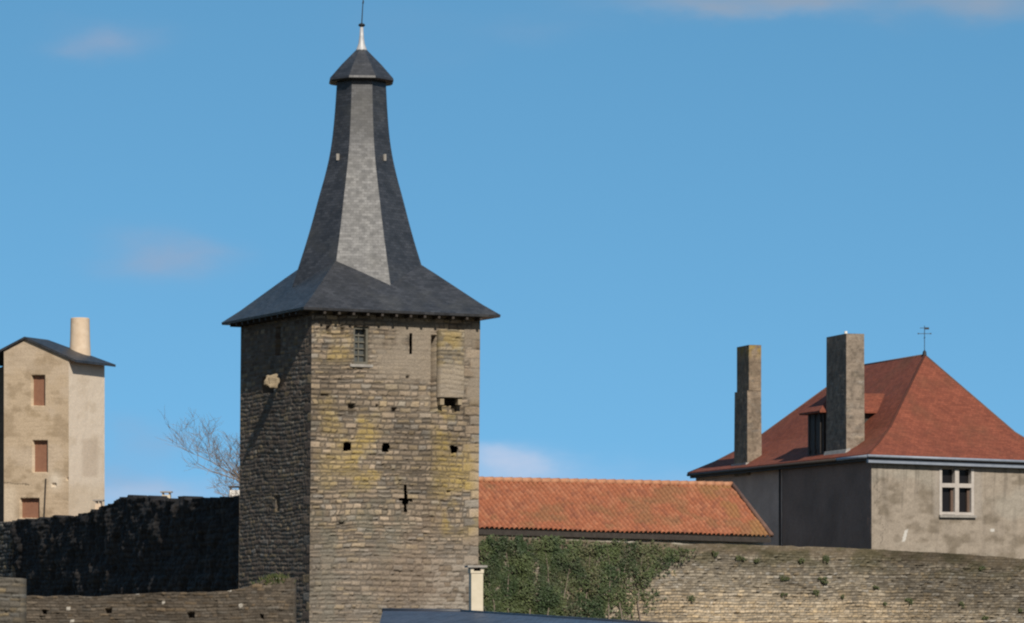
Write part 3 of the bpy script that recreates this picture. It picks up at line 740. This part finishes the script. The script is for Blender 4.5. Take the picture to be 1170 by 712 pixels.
v, f, c = shaft(a2, 2.5, .92, zb2 - .3, zt2, chim_col(121, (.265, .215, .17)), .02, .35)
ch2 = mesh_obj('chimney', v, f, M_STONE, house, col=c, label='thick tall grey chimney nearest the hip')
mb = MB(); mb.tube([(a2.x, a2.y + .25, zt2), (a2.x, a2.y + .25, zt2 + .12)], .075, 8); mb.build('flue_pot', M_WHITE, ch2)
M_FLASH = mottled('mortar_fillet', (.25, .24, .23), (.34, .33, .31), 4, .8)
mb = MB(); q = a2 - hR * .14 - hL * .1; mb.hexa([(*q, zb2 + .1), (*(q + hR * .3), zb2 + .1), (*(q + hR * .3 + hL * 2.7), zb2 + .1), (*(q + hL * 2.7), zb2 + .1)], [(*(q + hR * .1), zb2 + .42), (*(q + hR * .3), zb2 + .5), (*(q + hR * .3 + hL * 2.7), zb2 + .5), (*(q + hR * .1 + hL * 2.7), zb2 + .42)])
mb.build('flashing', M_FLASH, ch2)
a1 = side_pt(856); zt1 = CZ + (HY - 394) / FPX * a1.y; zs1 = CZ + (HY - 446) / FPX * a1.y; zb1 = CZ + (HY - 536) / FPX * a1.y
lo1 = shaft(a1 - hR * .10 , 1.9, .78, zb1 - .3, zs1, chim_col(131, (.255, .20, .15)), .05, .12)
up1 = shaft(a1 + hL * .03, 1.72, .66, zs1 - .02, zt1, chim_col(141, (.25, .19, .135), (zt1 - .9, zt1)), .0)
v, f, c = joined([lo1, up1]); ch1 = mesh_obj('chimney', v, f, M_STONE, house, col=c, label='thinner stepped chimney with yellow lichen on its top')
mb = MB(); q = a1 - hR * .22 - hL * .1; mb.box((*q, zb1 + .1), (*(hR * .3), 0), (*(hL * 2.1), 0), (0, 0, .22)); mb.build('flashing', M_FLASH, ch1)
# dormer beyond the thick chimney
d0 = side_pt(941); DW = 2.0; zd0 = zEh + .1; zd1 = CZ + (HY - 472) / FPX * d0.y; zd2 = CZ + (HY - 447) / FPX * d0.y
mb = MB(); DP = 3.2
q = [d0, d0 + hR * DP, d0 + hR * DP + hL * DW, d0 + hL * DW]
mb.hexa([(*p, zd0) for p in q], [(*p, zd1) for p in q]); dorm = mb.build('dormer', M_DARKWOOD, house)
mb = MB(); o = .32
e = [d0 - hR * o - hL * o, d0 + hR * DP - hL * o, d0 + hR * DP + hL * (DW + o), d0 - hR * o + hL * (DW + o)]
eb = [Vector((*p, zd1 + .01)) for p in e]; et = [Vector((*p, zd1 + .1)) for p in e]
mid1 = Vector((*(d0 + hR * .75 + hL * DW / 2), zd2)); mid2 = Vector((*(d0 + hR * (DP + 1.3) + hL * DW / 2), zd2))
mb.hexa(eb, et); mb.plane([et[3], et[0], mid1]); mb.plane([et[0], et[1], mid2, mid1]); mb.plane([et[2], et[3], mid1, mid2])
mb.build('dormer_roof', M_REDTILE, dorm)
mb = MB(); mb.lathe((mid1.x, mid1.y), [(.09, zd2 - .1), (.1, zd2 + .1), (.03, zd2 + .22)], 8); mb.build('dormer_finial', M_HIP, dorm)
mb = MB(); q = d0 - hR * .03 + hL * .35; mb.box((*q, zd0 + .5), (*(hR * .02), 0), (*(hL * (DW - .7)), 0), (0, 0, zd1 - zd0 - .75)); mb.build('pane', M_DARKWOOD, dorm)
mb = MB()
for t in (.25, DW / 2 - .05, DW - .35):
    q = d0 - hR * .07 + hL * t; mb.box((*q, zd0 + .3), (*(hR * .038), 0), (*(hL * .1), 0), (0, 0, zd1 - zd0 - .32))
mb.build('frame', M_DARKWOOD, dorm)
# weather vane on the end of the ridge
mb = MB(); x, y, z = rA; mb.lathe((x, y), [(.11, z - .05), (.09, z + .12), (.03, z + .2)], 10)
mb.tube([(x, y, z), (x, y, z + 1.38)], .016, 6); mb.tube([(x - .3, y, z + 1.0), (x + .3, y, z + 1.0)], .014, 5); mb.tube([(x, y - .3, z + .8), (x, y + .3, z + .8)], .014, 5)
for q in ((x + .3, y, z + 1.0), (x - .3, y, z + 1.0)): mb.box(Vector(q) - Vector((.03, .01, .03)), (.06, 0, 0), (0, .02, 0), (0, 0, .06))
mb.box((x + .02, y - .008, z + 1.2), (.2, 0, 0), (0, .016, 0), (0, 0, .1)); mb.tube([(x - .22, y, z + 1.27), (x, y, z + 1.27)], .014, 5)
mb.build('weather_vane', M_IRON, house)

# ------------------------------------------------------------------ long barn with canal tiles
bl = P(520, 602.5, 140.5); brr = P(880.5, 613, 149.0); tl = P(474, 548.5, 144.8); tr = P(835.5, 555.5, 153.2)
barn = thing('barn', ((bl.x + brr.x) / 2, (bl.y + brr.y) / 2, 0), 'long low barn with orange canal tile roof behind the rampart', 'barn')
def tile_roof():
    U = (brr - bl); Lu = U.length; Vv = (tl - bl); Lv = Vv.length
    nx, ny = int(Lu / .026), int(Lv / .05)
    u = np.linspace(0, 1, nx); w = np.linspace(0, 1, ny); uu, ww_ = np.meshgrid(u, w)
    base = np.array(bl)[None, None] * (1 - uu)[..., None] * (1 - ww_)[..., None] + np.array(brr) * uu[..., None] * (1 - ww_)[..., None] + np.array(tl) * (1 - uu)[..., None] * ww_[..., None] + np.array(tr) * uu[..., None] * ww_[..., None]
    n = np.array(U.cross(Vv).normalized())
    s = uu * Lu; t = ww_ * Lv
    s2 = s + (fbm(s * .5, t * .8, 201, 3) - .5) * .12
    pit = .235; ci = np.floor(s2 / pit); fx = s2 / pit - ci
    jit = hsh(ci, ci * 0, 202) * .35; tl_ = .36; ri = np.floor((t + jit) / tl_); fy = (t + jit) / tl_ - ri
    r1 = hsh(ci, ri, 203); r2 = hsh(ci, ri, 204)
    prof = np.sqrt(np.clip(1 - ((fx - .5) / .36) ** 2, 0, 1))
    up = np.abs(fx - .5) < .36
    h = np.where(up, .065 * prof, -.012) + (1 - fy) * .028 + (r1 - .5) * .02
    h = h + (fbm(s * .6, t * .6, 205, 3) - .5) * .12
    V = base + n * h[..., None]
    c = np.ones(s.shape + (3,)) * rgb(.41, .145, .073)
    c = lerp(c, rgb(.50, .205, .11), sstep(.5, 1, r1) * .8); c = lerp(c, rgb(.29, .11, .065), sstep(.65, 1, r2) * .7)
    li = sstep(.52, .72, fbm(s * .9, t * .9, 206, 5)); c = lerp(c, rgb(.25, .15, .07), li * .5)
    c = lerp(c, rgb(.33, .19, .07), sstep(.82, .97, uu) * sstep(.4, .6, fbm(s * 1.5, t, 207, 3)) * .6)
    c = np.where(up[..., None], c, c * .7)
    idx = np.arange(nx * ny).reshape(ny, nx)
    F = np.stack([idx[:-1, :-1], idx[:-1, 1:], idx[1:, 1:], idx[1:, :-1]], -1).reshape(-1, 4)
    return V.reshape(-1, 3), F, c.reshape(-1, 3)
v, f, c = tile_roof(); broof = mesh_obj('roof', v, f, M_TILE, barn, col=c)
back = Vector((-.39, .92, 0)) * 4.6
for a, b in ((tl, tr),):
    mb = MB(); n_ = 34
    for k in range(n_):
        p = a.lerp(b, k / n_); q = a.lerp(b, (k + 1.06) / n_); mb.tube([p + Vector((0, 0, .05)), q + Vector((0, 0, .075))], [.128, .135], 7)
    mb.build('ridge_tiles', mottled('ridge_tile', (.34, .14, .07), (.45, .24, .14), 4, .85), broof, smooth=True)
mb = MB(); mb.plane([tr, tl, tl + back + Vector((0, 0, -2.0)), tr + back + Vector((0, 0, -2.0))]); mb.build('roof', M_CLAY, barn, label='rear slope of the tile roof')
dn = Vector((0, 0, -.10)); ins = Vector((-.1, .5, 0))
mb = MB(); mb.hexa([bl + dn * 2.6, brr + dn * 2.6, brr + dn * 2.6 + ins * .5, bl + dn * 2.6 + ins * .5], [bl + dn * .5, brr + dn * .5, brr + dn * .5 + ins * .5, bl + dn * .5 + ins * .5]); mb.build('eave_board', M_DARKWOOD, barn)
mb = MB(); mb.tube([brr + Vector((.05, 0, .05)), tr + Vector((.05, 0, .08))], .1, 7); mb.build('verge_tiles', M_HIP, broof, smooth=True)
b0 = bl + ins; b1 = brr + ins; b2 = tr + back; b3 = tl + back
mb = MB(); mb.hexa([(b0.x, b0.y, 0), (b1.x - .15, b1.y, 0), (b2.x - .15, b2.y, 0), (b3.x, b3.y, 0)], [(b0.x, b0.y, bl.z + .12), (b1.x - .15, b1.y, brr.z + .12), (b2.x - .15, b2.y, brr.z - .1), (b3.x, b3.y, bl.z - .1)])
mb.build('wall', M_CREAM, barn)
mb = MB(); mb.quad([brr + Vector((-.12, .45, -.02)), Vector((b2.x - .15, b2.y, brr.z - .1)), tr + Vector((-.12, 0, -.08))]); mb.build('gable', M_CREAM, barn)

# ------------------------------------------------------------------ narrow pale house on the left
nA = XY(78.5, 190.0); u = R(24.0); nb = Vector((math.sin(u), math.cos(u))); nf = Vector((-math.cos(u), math.sin(u)))
ND = 6.3
k4 = (4.5 - CX) / FPX; NW = (k4 * nA.y - nA.x) / (nf.x - k4 * nf.y)
k120 = (119.5 - CX) / FPX; ND = (k120 * nA.y - nA.x) / (nb.x - k120 * nb.y)
print('narrow house depth', ND)
nB = nA + nf * NW; zNe = CZ + (HY - 410.5) / FPX * 190; zNr = CZ + (HY - 386.5) / FPX * 190
narrow = thing('narrow_house', (*(nA + nf * 1.7 + nb * 2), 0), 'tall narrow pale house with brown shutters and a round chimney', 'house')
sAp = on_face(nB, nA, 29, 386)[0]
def n_top(s): return np.where(s < sAp, zNr - (sAp - s) * .42, zNr - (s - sAp) * (zNr - zNe) / (NW - sAp))
NSH = [(36, 429, 51.5, 463.5), (37.5, 503.5, 54, 539.5), (23, 569.5, 44.5, 592)]
def n_front(s, z, px, py, L):
    h, r1, r2, r3, m = masonry(s, z, 301, ch=(.2, .34), sw=(.3, .8), joint=.02, depth=.003, L=L)
    nz = fbm(px / 11, py / 9, 302, 5); n2 = fbm(px / 30, py / 26, 303, 4)
    c = np.ones(s.shape + (3,)) * rgb(.62, .48, .335); c = c * (.97 + .06 * r1 * (1 - m))[..., None]
    c = lerp(c, rgb(.38, .28, .18), sstep(.45, .7, nz) * .6); c = lerp(c, rgb(.66, .53, .40), sstep(.5, .7, n2) * .6)
    st = np.clip(rect(px, py, 28, 466, 60, 500, 9) * sstep(.4, .6, nz), 0, 1); c = lerp(c, rgb(.45, .33, .2), st * .4)
    pale = np.exp(-((px - 63) / 8) ** 2 - ((py - 549) / 10) ** 2); c = lerp(c, rgb(.85, .74, .6), pale * .8)
    pale2 = rect(px, py, 2, 556, 18, 596, 5); c = lerp(c, rgb(.8, .66, .5), pale2 * .6)
    cr = np.abs(py - (551 + (px - 4) * .12 + (nz - .5) * 8)) < .9; c = np.where((cr & (px < 34))[..., None], c * .45, c)
    for x0, y0, x1, y1 in NSH:
        k = (px > x0) & (px < x1) & (py > y0) & (py < y1); h = np.where(k, -.32, h)
    k = (px > 59) & (px < 64) & (py > 552) & (py < 556); h = np.where(k, -.1, h); k = (px > 76) & (px < 79) & (py > 546) & (py < 549); h = np.where(k, -.1, h)
    return h, c
def n_side(s, z, px, py, L):
    h = (fbm(s * 3, z * 3, 311, 4) - .5) * .02; nz = fbm(px / 12, py / 14, 312, 5); n2 = fbm(px / 7, py / 30, 313, 4)
    c = np.ones(s.shape + (3,)) * rgb(.86, .72, .57); c = lerp(c, rgb(.70, .56, .41), sstep(.48, .72, nz) * .5)
    pat = rect(px, py, 94, 502, 112, 545, 3); c = lerp(c, rgb(.62, .49, .37), pat * .6)
    c = lerp(c, rgb(.72, .57, .40), sstep(545, 565, py) * .5)
    return h, c
def n_plain(s, z, px, py, L): return s * 0, np.ones(s.shape + (3,)) * rgb(.5, .4, .28)
v, f, c = joined([relief(nB, nA, 0, n_top, .04, n_front), relief(nA, nA + nb * ND, 0, zNe, .05, n_side), relief(nA + nb * ND, nB + nb * ND, 0, zNe, .3, n_plain), relief(nB + nb * ND, nB, 0, zNe, .3, n_plain)])
mesh_obj('wall', v, f, M_RENDER, narrow, col=c)
for i, (x0, y0, x1, y1) in enumerate(NSH):
    mb = MB(); face_box(mb, nB, nA, x0 - .2, y0 - .2, x1 + .2, y1 + .2, -.31, -.22)
    sh = mb.build('shutter', M_SHUTTER, narrow)
    mb = MB(); xm = (x0 + x1) / 2; face_box(mb, nB, nA, xm - .15, y0 + .5, xm + .15, y1 - .5, -.22, -.212); mb.build('batten', M_SHUTTER, sh)
mb = MB(); s_, z_ = on_face(nB, nA, 53, 547); a = nB - nf * s_ ; s2_, z2_ = on_face(nB, nA, 48, 592); b = nB - nf * s2_
nfn = Vector((-nf.y, nf.x)); nfn = nfn if nfn.y < 0 else -nfn
mb.tube([(*(a + nfn * .06), z_), (*(b + nfn * .06), z2_ - 3)], .045, 6); mb.build('drainpipe', M_DARKWOOD, narrow)
# roof: ridge runs back from the gable
OF, OE = .12, .5
rf = nB - nf * sAp; sl_ = (zNr - zNe) / (NW - sAp)
ridgeF = Vector((*(rf - nb * OF), zNr + .16)); ridgeB = Vector((*(rf + nb * (ND * .62)), zNr + .16))
eF = Vector((*(nA - nf * OE * .0 - nb * OF), zNe + .14)); 
outw = -nf
e1_ = Vector((*(nA + outw * OE - nb * OF), zNe + .16 - OE * sl_)); e2_ = Vector((*(nA + outw * OE + nb * (ND + .35)), zNe + .16 - OE * sl_))
l1_ = Vector((*(nB - outw * 1.6 - nb * OF), zNr + .16 - (sAp + 1.6) * .42)); l2_ = Vector((*(nB - outw * 1.6 + nb * ND), zNr + .16 - (sAp + 1.6) * .42))
th = Vector((0, 0, .13))
mb = MB()
mb.hexa([ridgeF - th, e1_ - th, e2_ - th, ridgeB - th], [ridgeF, e1_, e2_, ridgeB]); mb.hexa([l1_ - th, ridgeF - th, ridgeB - th, l2_ - th], [l1_, ridgeF + Vector((0, 0, .002)), ridgeB + Vector((0, 0, .002)), l2_])
mb.plane([e2_, l2_, ridgeB])
mb.build('roof', M_SLATE, narrow)
cxy = XY(91.5, nA.y + 3.4)
mb = MB(); rr_ = 11.6 * 193 / FPX; zc0 = CZ + (HY - 412) / FPX * cxy.y; zc1 = CZ + (HY - 363.5) / FPX * cxy.y
mb.lathe(cxy, [(rr_ * 1.1, zc0 - .8), (rr_ * 1.08, zc0), (rr_ * .98, (zc0 + zc1) / 2), (rr_ * .93, zc1 - .1), (rr_ * .93, zc1 - .03), (rr_ * .85, zc1)], 28)
M_PINKCHIM = mottled('pinkish_render', (.50, .38, .27), (.60, .48, .36), 3, .9)
mb.build('chimney', M_PINKCHIM, narrow, smooth=False)
# recessed wing at its left, under the same roof
mb = MB(); wa = nB + nb * 1.6; wb = wa + nf * 2.5
mb.hexa([(*wa, 0), (*(wa + nb * 3), 0), (*(wb + nb * 3), 0), (*wb, 0)], [(*wa, zNe + .2), (*(wa + nb * 3), zNe + .2), (*(wb + nb * 3), zNe - .6), (*wb, zNe - .6)])
mb.build('side_wing', mottled('dark_old_stone', (.10, .085, .07), (.16, .135, .11), 4, .95), narrow)

# ------------------------------------------------------------------ village houses behind the dark wall: only their chimneys show
def village(px0, px1, ytop, D, wall_mat, label, slab, width=7.0):
    base = XY((px0 + px1) / 2, D); zt = CZ + (HY - ytop) / FPX * D; w_ = (px1 - px0) / FPX * D
    zr_ = zt - 1.1
    h = thing('village_house', (base.x, base.y + 1, 0), label, 'house', None)
    x, y = base.x, base.y; W = width / 2
    mb = MB(); mb.box((x - W, y - 3, 0), (2 * W, 0, 0), (0, 6, 0), (0, 0, zr_ - 1.9)); mb.build('wall', M_CREAM, h)
    mb = MB(); a = [Vector((x - W - .3, y - 3.4, zr_ - 2.0)), Vector((x + W + .3, y - 3.4, zr_ - 2.0)), Vector((x + W + .3, y + 3.4, zr_ - 2.0)), Vector((x - W - .3, y + 3.4, zr_ - 2.0))]
    r_a, r_b = Vector((x - W - .3, y, zr_)), Vector((x + W + .3, y, zr_))
    mb.plane([a[0], a[1], r_b, r_a]); mb.plane([a[2], a[3], r_a, r_b]); mb.plane([a[1], a[2], r_b]); mb.plane([a[3], a[0], r_a]); mb.plane([a[3], a[2], a[1], a[0]])
    mb.build('roof', M_CLAY, h)
    mb = MB(); mb.box((x - w_ / 2, y - .3, zr_ - .6), (w_, 0, 0), (0, .6, 0), (0, 0, zt - .22 - zr_ + .6)); ch = mb.build('chimney', wall_mat, h, bevel=.02)
    mb = MB(); mb.box((x - w_ / 2 - slab, y - .38, zt - .08), (w_ + 2 * slab, 0, 0), (0, .76, 0), (0, 0, .08))
    for sx in (-1, 1): mb.box((x + sx * (w_ / 2 - .05) - .04, y - .28, zt - .22), (.08, 0, 0), (0, .56, 0), (0, 0, .138))
    mb.build('chimney_cap', M_CONC if slab > .05 else M_DARKWOOD, ch)
village(185.5, 195, 561.5, 205, M_CREAM, 'cream chimney with a slab cap, middle one showing above the black rampart', .09)
village(262.5, 275, 555.5, 190, M_WHITE, 'white chimney against the tower edge, its house hidden behind the black rampart', .04)
village(109.5, 116, 571, 186, M_PINKCHIM, 'small stone chimney with a wide slab close to the narrow house', .12)

# ------------------------------------------------------------------ slate roof in the foreground with a cream chimney
q0 = P(437.5, 697.5, 76); q1 = P(527, 698.5, 75); q2 = P(800, 716, 64)
fg = thing('foreground_house', (q0.x + 3, 72, 0), 'blue grey slate roof at the lower edge with a cream chimney', 'house')
f0 = P(425, 745, 68); zb_ = f0.z
q2 = Vector((q2.x, q2.y, q2.z)); f2 = P(780, 745, 57.0); f2.z = zb_
bk0 = Vector((q0.x - .2, q0.y + 7, zb_)); bk2 = Vector((q2.x + 1.5, q2.y + 9, zb_))
mb = MB(); mb.plane([f0, f2, q2, q1, q0]) if False else None
mb.plane([f0, f2, q1]); mb.plane([f0, q1, q0]); mb.plane([f2, q2, q1]); mb.plane([q2, bk2, q1]); mb.plane([bk2, bk0, q0, q1]); mb.plane([bk0, f0, q0]); mb.plane([f2, bk2, q2])
frf = mb.build('roof', M_SLATE_B, fg)
mb = MB(); mb.tube([q0, q1], .05, 8); mb.build('ridge_tiles', M_SLATE_B, frf, smooth=True)
mb = MB(); mb.tube([q1, q2], .035, 8); mb.build('hip_ridge', M_SLATE_B, frf, smooth=True)
mb = MB(); mb.hexa([(f0.x + .4, f0.y + .4, 0), (f2.x - .4, f2.y + .4, 0), (bk2.x - .4, bk2.y - .4, 0), (bk0.x + .4, bk0.y - .4, 0)], [(f0.x + .4, f0.y + .4, zb_ - .03), (f2.x - .4, f2.y + .4, zb_ - .03), (bk2.x - .4, bk2.y - .4, zb_ - .03), (bk0.x + .4, bk0.y - .4, zb_ - .03)])
mb.build('wall', M_CREAM, fg)
ca = P(538.5, 702, 76.2); wpx = 13.6 / FPX * 76.2; zt = P(545, 648.5, 76.2).z
def rotv(a, l): return Vector((math.cos(R(a)) * l, math.sin(R(a)) * l, 0))
cx0 = ca + Vector((.0, 0, -.5))
mb = MB(); mb.box((cx0.x, cx0.y, cx0.z), rotv(8, wpx), rotv(98, .42), (0, 0, P(545, 655, 76.2).z - cx0.z)); fch = mb.build('chimney', M_CREAM, fg, bevel=.01)
mb = MB(); zc = P(545, 655, 76.2).z; o_ = cx0 + rotv(188, .015) + rotv(278, .015); w2_ = wpx + .03; d2 = .45
mb.box((o_.x, o_.y, zc + .001), rotv(8, .07), rotv(98, d2), (0, 0, zt - zc)); p = o_ + rotv(8, w2_ - .07); mb.box((p.x, p.y, zc + .001), rotv(8, .07), rotv(98, d2), (0, 0, zt - zc))
p = o_ + rotv(8, .072); mb.box((p.x, p.y, zc + .002), rotv(8, w2_ - .144), rotv(98, d2), (0, 0, .045))
p = o_ + rotv(8, .072) + rotv(98, d2 - .04); mb.box((p.x, p.y, zc + .05), rotv(8, w2_ - .144), rotv(98, .04), (0, 0, zt - zc - .052))
mb.build('chimney_vent', M_CREAM, fch)
mb = MB(); p = cx0 + rotv(188, .085) + rotv(278, .07); mb.box((p.x, p.y, zt + .002), rotv(8, wpx + .17), rotv(98, .56), (0, 0, .045)); mb.build('chimney_cap', M_CONC, fch, bevel=.006)

# ------------------------------------------------------------------ plants
def leaves_mesh(centres, normals, sizes, rng):
    V = []; F = []
    for (c_, n_, s_) in zip(centres, normals, sizes):
        n_ = Vector(n_).normalized(); a = n_.orthogonal().normalized(); b = n_.cross(a); t = rng.random() * 6.283
        a, b = a * math.cos(t) + b * math.sin(t), b * math.cos(t) - a * math.sin(t)
        i = len(V); c_ = Vector(c_)
        V += [tuple(c_ - a * s_), tuple(c_ - b * s_ * .55 + a * s_ * .1 + n_ * s_ * .12), tuple(c_ + a * s_ * 1.1), tuple(c_ + b * s_ * .55 + a * s_ * .1 + n_ * s_ * .12)]
        F.append((i, i + 1, i + 2, i + 3))
    return V, F
def ivy():
    rng = random.Random(4); nn = (RB - RA).normalized(); out = Vector((nn.y, -nn.x))
    pts = []; nor = []; sz = []; lc = []
    N = 42000
    X = np.array([rng.uniform(544, 800) for _ in range(N)]); Y = np.array([rng.uniform(611, 722) for _ in range(N)])
    cl = fbm(X / 26, Y / 20, 401, 4); fine = fbm(X / 9, Y / 8, 402, 3)
    edge = 768 - 34 * np.clip((Y - 640) / 70, 0, 1) + (fbm(Y / 18, Y * 0, 403, 3) - .5) * 70
    edge = np.where(Y < 634, edge + 10, edge)
    dens = (1 - sstep(-26, 16, X - edge)) * sstep(545, 556, X + (fine - .5) * 12)
    top = np.interp(X, [540, 600, 700, 800], [612, 612, 618, 624]); dens = dens * sstep(-2, 7, Y - top + (fine - .5) * 12)
    dens = dens * np.where(X > 640, .6, .92) * (.55 + .75 * fbm(X / 5, Y / 22, 405, 3))
    gap = rect(X, Y, 607, 640, 616, 690, 4) * .7 + rect(X, Y, 712, 655, 728, 690, 5) * .6; dens = dens * (1 - gap)
    keep = np.array([rng.random() for _ in range(N)]) < dens * sstep(.2, .44, cl * .5 + fine * .5)
    depth = .03 + .20 * sstep(.38, .7, cl)
    brown = sstep(.45, .68, fbm(X / 13, Y / 30, 406, 4)) * (.25 + .4 * sstep(600, 680, X)); dkc = sstep(.42, .62, fbm(X / 20, Y / 24, 407, 4))
    for x, y, k, dp, br_, dk_ in zip(X, Y, keep, depth, brown, dkc):
        if not k: continue
        s_, z_ = on_face(RA, RB, x, y); p = RA + nn * s_ + out * (rng.random() ** .7 * dp + .03)
        g_ = np.array((.062, .08, .03)) * (1 - dk_) + np.array((.03, .048, .018)) * dk_; q_ = br_ * rng.random(); g_ = (g_ * (1 - q_) + np.array((.105, .082, .05)) * q_) * rng.uniform(.6, 1.5); lc += [g_] * 4
        pts.append((p.x, p.y, z_)); nor.append((out.x + rng.uniform(-.7, .7), out.y + rng.uniform(-.5, .5), .35 + rng.uniform(-.7, .8))); sz.append(rng.uniform(.03, .068))
    s_, z_ = on_face(RA, RB, 650, 720); p = RA + nn * s_ + out * .2
    t = thing('ivy', (p.x, p.y, 0), 'dark green ivy climbing the rampart beside the tower', 'ivy')
    V, F = leaves_mesh(pts, nor, sz, rng); mesh_obj('foliage', V, F, M_IVY, t, col=np.array(lc))
    mb = MB()
    for k in range(9):
        x = 560 + k * 22; pp = []
        for y in (830, 740, 690, 650, 622):
            s_, z_ = on_face(RA, RB, x + rng.uniform(-8, 8), y); q = RA + nn * s_ + out * .05; pp.append((q.x, q.y, max(z_, 0)))
        mb.tube(pp, [.05, .035, .025, .016, .008], 6)
    mb.build('stem', M_BARK, t)
    print('ivy leaves', len(F))
ivy()
def tuft(px, py, r, A, B, label, hang=False, n=90, seed=0):
    rng = random.Random(seed); nn = (B - A).normalized(); out = Vector((nn.y, -nn.x))
    s_, z_ = on_face(A, B, px, py); p = A + nn * s_ + out * .03
    t = thing('wall_plant', (p.x, p.y, z_), label, 'plant', 'plants rooted in the walls')
    pts = []; nor = []; sz = []
    ex, ez = rng.uniform(.7, 1.9), rng.uniform(.55, 1.1); lobes = [(rng.uniform(-.8, .8) * r * ex, rng.uniform(-.7, .6) * r * ez, rng.uniform(.25, .7)) for _ in range(5)]
    for _ in range(n):
        lx, lz, lr = rng.choice(lobes); a = rng.uniform(0, 6.283); q = r * lr * rng.random() ** .5
        dx, dz, dy = lx + math.cos(a) * q * ex, lz + math.sin(a) * q * ez, abs(rng.gauss(0, .4)) * r * lr
        w = p + nn * dx + out * dy; pts.append((w.x, w.y, z_ + dz)); nor.append((out.x + rng.uniform(-.8, .8), out.y + rng.uniform(-.6, .6), rng.uniform(-.2, .9))); sz.append(rng.uniform(.018, .05))
    V, F = leaves_mesh(pts, nor, sz, rng); mesh_obj('foliage', V, F, M_TUFT, t)
    mb = MB()
    for k in range(4):
        w = p + nn * rng.uniform(-.5, .5) * r + out * r * .5; mb.tube([(p.x - out.x * .06, p.y - out.y * .06, z_), (w.x, w.y, z_ + rng.uniform(-.3, .5) * r)], [.012, .005], 5)
    mb.build('stem', M_BARK, t)
TUFTS = [(939, 663, .19, 'largest dark green bush on the rampart below the house side'), (1037, 687, .17, 'dark plant low on the rampart below the white mark on the house front'),
         (894, 679, .11, 'small dark plant low on the rampart left of the largest bush'), (931, 677, .11, 'small plant directly under the largest bush on the rampart'),
         (1000, 671, .1, 'small plant on the rampart below the corner of the house'), (962, 682, .09, 'small plant right of and lower than the largest bush'),
         (895, 660, .12, 'plant on the rampart left of the largest bush'), (943, 638, .16, 'mossy tuft near the rampart top above the largest bush'),
         (1120, 650, .13, 'plant on the rampart under the cross window'), (1098, 690, .12, 'plant low on the rampart under the cross window'),
         (1011, 690, .08, 'tiny plant low on the rampart near its orange stones'), (863, 640, .14, 'mossy tuft near the rampart top under the barn roof end'),
         (846, 638, .13, 'mossy tuft near the rampart top left of the barn roof end'), (780, 628, .15, 'mossy tuft at the rampart top just right of the ivy'),
         (815, 632, .13, 'mossy tuft at the rampart top midway along the barn'), (1125, 705, .12, 'plant at the rampart foot near the right lower corner'), (1165, 697, .11, 'plant on the rampart at the right edge of the view'),
         (915, 640, .13, 'mossy tuft near the rampart top below the house downpipe'), (788, 683, .12, 'plant on pale stones right of the ivy foot')]
for i, (x, y, r_, lb) in enumerate(TUFTS): tuft(x, y, r_, RA, RB, lb, seed=50 + i, n=int(60 + 3000 * r_ * r_))
def grass_tuft(px0, px1, py, A, B, label, seed):
    rng = random.Random(seed); nn = (B - A).normalized(); V = []; F = []
    s_, z_ = on_face(A, B, (px0 + px1) / 2, py); c_ = A + nn * s_ + Vector((nn.y, -nn.x)) * -.25
    t = thing('grass_clump', (c_.x, c_.y, z_), label, 'grass clump')
    for _ in range(420):
        x = rng.gauss((px0 + px1) / 2, (px1 - px0) / 4); s_, z0_ = on_face(A, B, x, py + max(0, (px0 + px1) / 2 - x) * .25 + rng.uniform(0, 4)); o = A + nn * s_ - Vector((nn.y, -nn.x)) * rng.uniform(.0, .5)
        h_ = rng.uniform(.12, .34); dx, dy = rng.uniform(-.14, .14), rng.uniform(-.14, .1); w_ = .014; i = len(V)
        V += [(o.x - w_, o.y, z0_), (o.x + w_, o.y, z0_), (o.x + dx * .5 + w_ * .7, o.y + dy * .5, z0_ + h_ * .7), (o.x + dx, o.y + dy, z0_ + h_ * .9)]; F.append((i, i + 1, i + 2, i + 3))
    mesh_obj('foliage', V, F, M_TUFT, t)
grass_tuft(298, 326, 664, LA, LB, 'grass clump growing on top of the low brown wall beside the tower', 3)

def bare_tree(px, py_base, D, height, seed, label):
    rng = random.Random(seed); b = XY(px, D)
    t = thing('bare_tree', (b.x, b.y, 0), label, 'tree')
    tk = MB(); cr = MB(); lb = MB()
    def branch(p, d, ln, r, lev):
        pts = [p]; q = p; dd = d
        n = 4
        for k in range(n):
            dd = (dd + Vector((rng.uniform(-.3, .3), rng.uniform(-.3, .3), rng.uniform(-.1, .16)))).normalized(); q = q + dd * ln / n; pts.append(q)
        rad = [r * (1 - .5 * k / n) for k in range(n + 1)]
        (lb if lev <= 1 else cr).tube(pts, rad, 5 if lev < 3 else 3, cap=False)
        if lev >= 5: return
        for k in range(5 if lev < 4 else 4):
            i = rng.choice((1, 2, 3, 4)); ax = Vector((rng.uniform(-1, 1), rng.uniform(-1, 1), rng.uniform(-.25, .9))).normalized()
            nd = (dd * .75 + ax * .85).normalized(); branch(pts[i], nd, ln * rng.uniform(.5, .75), max(rad[i] * .55, .009), lev + 1)
    base = Vector((b.x, b.y, 0)); tp = base + Vector((.2, 0, height * .45))
    tk.tube([base, base + Vector((.05, .05, height * .2)), tp], [.3, .24, .2], 10); tk.build('trunk', M_BARK, t, smooth=True)
    for k in range(6):
        a = k * 1.05 + rng.random(); branch(tp - Vector((0, 0, .4 * (k % 3))), Vector((math.cos(a) * .8, math.sin(a) * .6, .7)).normalized(), height * .2, .11, 1)
    lb.build('limbs', M_BARK, t); cr.build('crown', M_BARK, t)
bare_tree(314, 600, 184.0, 18.6, 12, 'leafless tree with fine twigs rising behind the black rampart beside the tower')
